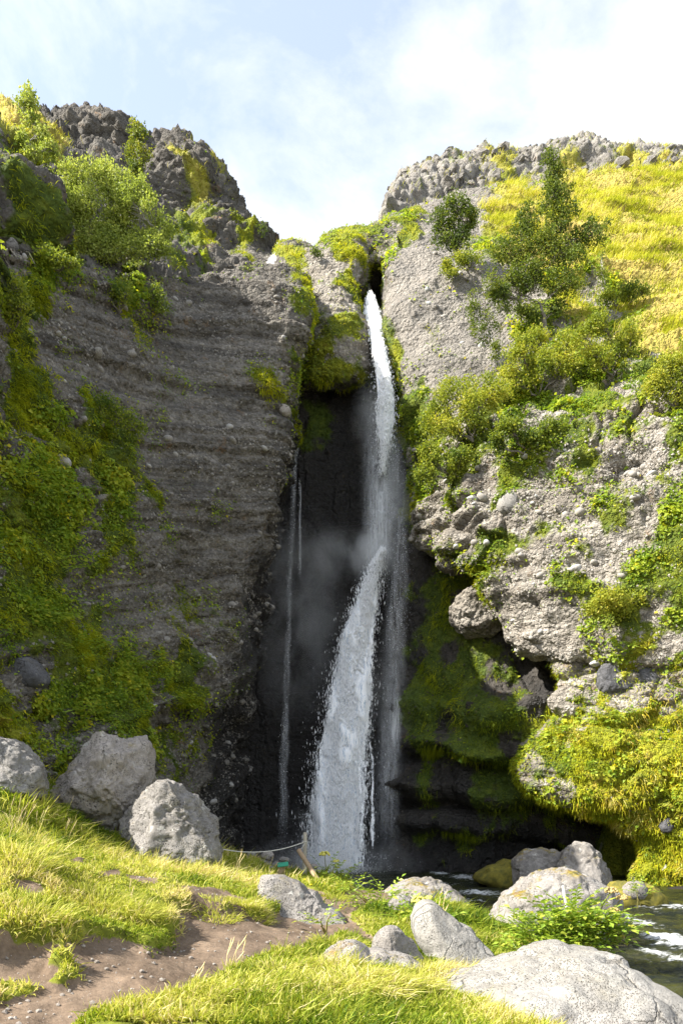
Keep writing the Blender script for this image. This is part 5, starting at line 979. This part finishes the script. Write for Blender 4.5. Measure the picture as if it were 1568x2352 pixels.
# ------------------------------------------------------------------ posts, rope, sign
def pole(name, mat, a, b, r0, r1, parent=None, seed=0):
    a, b = np.array(a), np.array(b); n = 14; t = np.linspace(0, 1, n)[:, None]; pts = a+(b-a)*t+jit(n, .004); rr = (r0+(r1-r0)*t[:, 0])*(1+.06*rng.normal(size=n)); V, Q = tube(pts, rr, 12)
    c0, c1 = len(V), len(V)+1; V = np.concatenate([V, [pts[0], pts[-1]+unit(b-a)*r1*.25]]); k = np.arange(12)
    T = np.concatenate([np.stack([np.full(12, c0), (k+1) % 12, k], 1), np.stack([np.full(12, c1), (n-1)*12+k, (n-1)*12+(k+1) % 12], 1)]); o = a.copy()
    return mesh_from(name, V-o, [Q, T], None, True), o
Yp = 17.6; ptop = P(700.5, 1912, Yp); pbot = P(699, 2012, Yp); pbot[2] -= .15
post = empty('fence_post', P(699, 2012, Yp), 'upright pale wooden post with a rope tied to its top', 'post'); bpy.context.view_layer.update()
me, o = pole('shaft', M_WOOD, pbot, ptop, .055, .050); link('shaft', me, M_WOOD, post, loc=o)
V, Q = tube(np.stack([np.array([ptop[0]+.062*math.cos(a), Yp+.062*math.sin(a), ptop[2]-.24+.01*math.sin(3*a)]) for a in np.linspace(0, 2*pi, 14)]), np.full(14, .014), 5); link('rope_knot', mesh_from('rope_knot', V, Q), M_ROPE, post); rel(post)
lt = P(686, 1953, 16.8); lb = P(753, 2058, 15.6); lb = lb+unit(lb-lt)*.12
lean = empty('leaning_post', lb, 'round brown post leaning far over to the left', 'post'); bpy.context.view_layer.update()
me, o = pole('shaft', M_WOOD2, lb, lt, .055, .060); link('shaft', me, M_WOOD2, lean, loc=o)
V, Q = tube(np.stack([lt+unit(lt-lb)*(.002*i) for i in (-3, 2)]), [.056, .056], 12); V = np.concatenate([V, [V.mean(0)+unit(lt-lb)*.01]]); link('cut_end', mesh_from('cut_end', V, [Q, np.array([[24, 12+k, 12+(k+1) % 12] for k in range(12)])]), M_WOOD, lean); rel(lean)
def sag(a, b, s, n=30): t = np.linspace(0, 1, n)[:, None]; return a+(b-a)*t-np.array([0, 0, 1.0])*s*(4*t*(1-t))
ra = ptop+np.array([0, 0, -.24]); rb = P(498, 1948, 15.6); Vq = tube(sag(ra, rb, .17), np.full(30, .013), 5); link('rope', mesh_from('rope', *Vq), M_ROPE, None, 'sagging pale rope from the upright post to the blocky boulder', 'rope')
Vq = tube(sag(ra, lt+np.array([.03, 0, .04]), .05, 12), np.full(12, .010), 5); link('rope', mesh_from('rope', *Vq), M_ROPE, None, 'short rope end between the upright and the leaning post', 'rope')
Ys = 15.9; sb = P(640, 2022, Ys); st = P(648, 1989, Ys)
sign = empty('trail_marker', sb, 'short wooden stake carrying a small slanted green plate', 'sign'); bpy.context.view_layer.update()
def box(name, c, s, rot=(0, 0, 0)):
    from mathutils import Euler, Vector
    E = Euler(rot); pts = []
    for x in (-1, 1):
        for y in (-1, 1):
            for z in (-1, 1): pts.append(np.array(E.to_matrix() @ Vector((x*s[0]/2, y*s[1]/2, z*s[2]/2)))+c)
    f = np.array([[0, 1, 3, 2], [4, 6, 7, 5], [0, 4, 5, 1], [2, 3, 7, 6], [0, 2, 6, 4], [1, 5, 7, 3]]); me = mesh_from(name, np.array(pts), f, None, False)
    import bmesh
    bm = bmesh.new(); bm.from_mesh(me); bmesh.ops.bevel(bm, geom=bm.edges[:], offset=min(s)*.12, segments=1, affect='EDGES'); bm.to_mesh(me); bm.free(); return me
link('stake', box('stake', (sb+st)/2+np.array([0, 0, -.06]), (.17, .07, .52), (0, .14, 0)), M_WOOD2, sign); link('plate', box('plate', st+np.array([0.02, -.02, .035]), (.25, .16, .025), (.55, -.12, 0)), M_GREENPLATE, sign); link('plate_backing', box('plate_backing', st+np.array([0.02, -.008, .012]), (.24, .15, .02), (.55, -.12, 0)), M_WOOD2, sign); rel(sign)
Vq = tube(np.array([P(1292,2035,11.9), P(1296,2060,11.8), P(1300,2078,11.8), P(1302,2100,11.8)]), [.03, .028, .03, .026], 7); link('driftwood', mesh_from('driftwood', *Vq), M_TWIG, None, 'short bleached stick propped upright on the spotted boulder', 'stick')

# ------------------------------------------------------------------ larger plants
def frond(name, seed, n=7, size=.11):
    r = np.random.default_rng(seed); P0, Nn, S, AX = [], [], [], []; L = size*4
    for k in range(n):
        s = (k//2+1)/((n+1)/2); side = -1 if k % 2 else 1; end = k == n-1; x = L*min(s, 1); z = .35*L*math.sin(s*1.5)
        P0.append((x, 0, z)); AX.append((1, 0, -.1) if end else (.55, side*.85, .08)); Nn.append(unit(np.array([-.25, 0, 1.0])+r.normal(size=3)*.18)); S.append(size*r.uniform(.8, 1.25)*(1.2 if end else 1))
    V, T, A = leaves(np.array(P0, float), np.array(Nn), np.array(S), np.full(n, .55)+r.normal(size=n)*.2, .55, .10, np.array(AX, float))
    st, q = tube(np.array([[0, 0, 0], [L*.5, 0, .25*L], [L, 0, .33*L]]), [.006, .005, .003], 3); o = len(V)
    return mesh_from(name, np.concatenate([V, st]), [T, q+o], {'tint': np.concatenate([A, np.full(len(st), .45)])}, False)
FROND = [frond('leaf_shape', 40+k) for k in range(5)]
for m in FROND: m.materials.append(M_ANGEL)
def head(name, c, r, n, mat, par, seed):
    g = np.random.default_rng(seed); V0, F0 = ICO[1]; Vs, Fs = [], []
    for k in range(n):
        u = unit(g.normal(size=3)); u[2] = abs(u[2])*.9-.25; q = c+u*r*np.array([1, 1, .8]); Vs.append(V0*r*g.uniform(.16, .28)+q); Fs.append(F0+k*len(V0))
        st, qd = tube(np.array([c-[0, 0, r*.7], q]), [.003, .002], 3)
        Vs[-1] = Vs[-1]
    return link(name, mesh_from(name, np.concatenate(Vs), np.concatenate(Fs)), mat, par)
def angelica(label, base, blobs, nfr, size, heads, hmat, Y=None, t='angelica_plant', stems=3):
    if Y is None: X, Y = G(*base)
    f = P(*base, Y); f[2] = gz(f[0], f[1])[0] if Y < 21 else f[2]; root = empty(t, f, label, 'plant'); bpy.context.view_layer.update(); sk = []
    for (px, py, rx, ry, n) in blobs:
        c = P(px, py, Y-.15); R = np.array([rx/F*Y, rx/F*Y*.6, ry/F*Y])
        for k in range(n):
            u = unit(rng.normal(size=3))*rng.random()**.4; u[1] -= .25; q = c+u*R; o = bpy.data.objects.new('leaf', FROND[k % 5]); COL.objects.link(o); o.parent = root; o.location = q-f; o.scale = (size*random.uniform(.7, 1.2),)*3
            o.rotation_euler = (random.uniform(-.5, .5), random.uniform(-.6, .35), math.atan2(u[1]-.4*random.random(), u[0])+random.uniform(-.8, .8))
        for k in range(stems): sk.append(tube(np.array([f, f*.5+c*.5+jit(1, .05)[0], c+jit(1, .08)[0]]), [.016, .012, .006], 5))
    for k, (px, py, r) in enumerate(heads):
        c = P(px, py, Y-.1); sk.append(tube(np.array([f+jit(1, .05)[0]*[1, 1, 0], f*.4+c*.6+[0, 0, -.03], c]), [.014, .011, .008], 6)); head('seed_head' if hmat is M_SEED else 'flower_head', c, r/F*Y, 46, hmat, root, 60+k)
    link('stem', tubes('stem', sk), M_STEM, root)
    for c in root.children:
        if c.name.startswith(('stem', 'seed_head', 'flower_head')): c.location = -f
angelica('lush leafy angelica in front of the spotted boulder, with four brown seed heads', (1300,2200), [(1240,2150,60,42,90),(1310,2116,64,46,130),(1370,2140,50,42,90),(1290,2175,80,34,110),(1210,2190,36,24,26)], 0, .92, [(1402,2046,14),(1428,2062,12),(1408,2092,13),(1412,2150,17)], M_SEED, 10.9)
angelica('angelica with a yellow umbel beside the flat lichen covered rock', (962,2140), [(955,2095,28,26,14),(1000,2110,36,22,16),(925,2110,20,18,8)], 0, .85, [(960,2068,15),(985,2062,8)], M_UMBEL, 11.6)
angelica('angelica with a yellow flower head at the shore right of the roped post', (752,2030), [(755,2000,22,16,12),(775,2012,22,12,10)], 0, .8, [(745,1962,11),(772,1978,7)], M_UMBEL, 17.2)
angelica('low green plant patch left of the flat lichen covered rock', (850,2110), [(840,2085,34,18,20),(880,2060,34,20,22),(800,2040,26,14,12)], 0, .85, [], M_UMBEL, 13.2)
angelica('pale broad leaved plant at the foot of the path bend boulder', (748,2140), [(746,2118,20,9,8)], 0, .7, [], M_UMBEL, 10.0)
angelica('dry angelica seed head by the front of the low pale boulder', (985,2330), [(985,2335,14,8,3)], 0, .5, [(982,2272,15)], M_SEED, 6.6)
angelica('bright leafy plant in the near grass below the path', (600,2345), [(590,2325,30,20,14),(630,2335,20,14,8)], 0, .5, [], M_UMBEL, 5.6)
angelica('leafy plant on the mossy orange islet in the stream', (1470,2062), [(1462,2048,26,9,12)], 0, .9, [], M_UMBEL, 17.8)
# leafy clumps that lean out of the walls
for k, (px, py, rx, ry, n, lab) in enumerate([(80,1120,46,30,26,'light green leafy clump high on the left wall at the edge'),(165,1290,40,30,22,'yellow green leafy clump in the middle of the left wall'),(110,1420,46,26,24,'broad leafy clump above the black rock in the left bank'),(205,1490,60,26,30,'leafy clump on the green bank right of the black rock'),(330,1530,50,20,22,'leafy clump at the foot of the bare scree'),(180,1640,50,22,22,'leafy clump just above the wedge boulder'),(420,1620,40,20,16,'leafy clump near the undercut edge of the left wall'),
      (1290,1680,46,24,26,'bright leafy clump at the left tip of the mossy slope'),(1340,1765,40,16,18,'leafy clump above the cave mouth'),(1125,1325,26,16,14,'vivid green leafy clump under the overhang'),(1450,1490,50,18,22,'pale leafy clump above the dark basalt block'),(1400,1640,50,22,24,'leafy clump below the broken pale rock')]):
    p, nn = hit(px, py); root = empty('leafy_clump', p, lab, 'plant', 'leafy clumps on the walls')
    for i in range(n):
        q = hit(px+rng.normal()*rx*.6, py+rng.normal()*ry*.6)[0]; o = bpy.data.objects.new('leaf', FROND[i % 5]); COL.objects.link(o); o.parent = root; o.location = q-p+nn*.05; o.scale = (random.uniform(.8, 1.25),)*3; o.rotation_euler = (random.uniform(-.5, .5), random.uniform(-.2, .5), math.atan2(nn[1], nn[0])+random.uniform(-1, 1))
# flowers, seed stalks, stones on the path
def flower(px, py, lab):
    X, Y = G(px, py+14); z = gz(X, Y)[0]; c = P(px, py, Y); root = empty('yellow_flower', (X, Y, z), lab, 'flower', 'yellow hawkweed in the grass'); base = np.array([X, Y, z])
    V, Q = tube(np.array([base*0, (c-base)*.5+[.01, 0, 0], c-base]), [.004, .003, .003], 4); link('stem', mesh_from('stem', V, Q), M_STEM, root); V0, F0 = ICO[1]; link('petals', mesh_from('petals', V0*np.array([.022, .022, .012])*(Y/10)+(c-base), F0), M_FLOWER, root)
for x, y, lab in [(575,2040,'yellow flower left of the boulder at the path bend, lowest of its four'),(583,2052,'yellow flower just above the boulder at the path bend'),(612,2062,'yellow flower in front of the bend boulder'),(600,2024,'yellow flower at the foot of the stake with the green plate'),(700,2020,'yellow flower right under the roped post'),(714,2032,'yellow flower between the roped post and the leaning post'),(724,2026,'yellow flower just left of the leaning post'),(748,2030,'yellow flower just right of the leaning post'),
  (782,2085,'lone yellow flower right of the foot of the leaning post'),(400,1975,'yellow flower below the blocky boulder, left of its middle'),(440,2000,'yellow flower below the right part of the blocky boulder'),(908,2120,'yellow flower in front of the small rough rock'),(1018,2062,'yellow flower on top of the flat lichen covered rock'),(930,2150,'yellow flower beside the small pointed pitted boulder')]: flower(x, y, lab)
stalk = []
for x, y, h in [(520,2270,90),(540,2260,70),(535,2040,60),(380,1900,70),(395,1890,90),(350,1910,60),(1000,2200,90),(985,2190,80),(560,1975,50),(575,1970,60),(640,2010,40),(520,1960,60),(60,1950,60),(30,1930,70),(90,1940,60),(150,1960,60),(1180,2080,60),(1015,2120,60),(20,1960,70),(455,2270,60),(300,2110,50),(980,2180,100)]:
    for k in range(3):
        X, Y = G(x+rng.normal()*10, y+rng.normal()*6); z = gz(X, Y)[0]; b0 = np.array([X, Y, z]); H = h/F*Y*rng.uniform(.7, 1.1); tip = b0+np.array([H*rng.uniform(.0, .5), rng.normal()*.1*H, H]); stalk.append(tube(np.array([b0, b0*.5+tip*.5+[-.02, 0, .02], tip-(tip-b0)*.12, tip]), [.0035, .003, .007, .002], 4))
link('seed_stalks', tubes('seed_stalks', stalk), M_HILLGRASS if False else simple('straw', (.50, .38, .18), (.66, .54, .30), 8), None, 'thin straw coloured seed stalks above the grass', 'grass', None, 'stuff')
q = gpick(1100, -4, 3, 4.6, 13, lambda X, Y, g, z: (g < .3)*.6*(z > .2)*offrock(X, Y, 1)); s = .004+.028*rng.random(len(q))**5; Vs, Fs = [], []
for k in range(len(q)): W, Fc = CHIP[k % 6][1:]; Vs.append(W*s[k]+q[k]+[0, 0, s[k]*.3]); Fs.append(Fc+k*len(W))
link('pebbles', mesh_from('pebbles', np.concatenate(Vs), np.concatenate(Fs), None, False), simple('path_pebble', (.15, .13, .11), (.38, .34, .30), 3, .9, .3), None, 'loose pebbles scattered over the earth path', 'pebbles', None, 'stuff')
X, Y = G(308, 2132); me, W, Fc = ROUND[2]; o = bpy.data.objects.new('stone', me); COL.objects.link(o); o.location = (X, Y, gz(X, Y)[0]+.02); o.scale = (.045,)*3; o.material_slots[0].link = 'OBJECT'; o.material_slots[0].material = M_STONE; tag(o, 'fist sized dark stone lying on the grass terrace', 'stone')
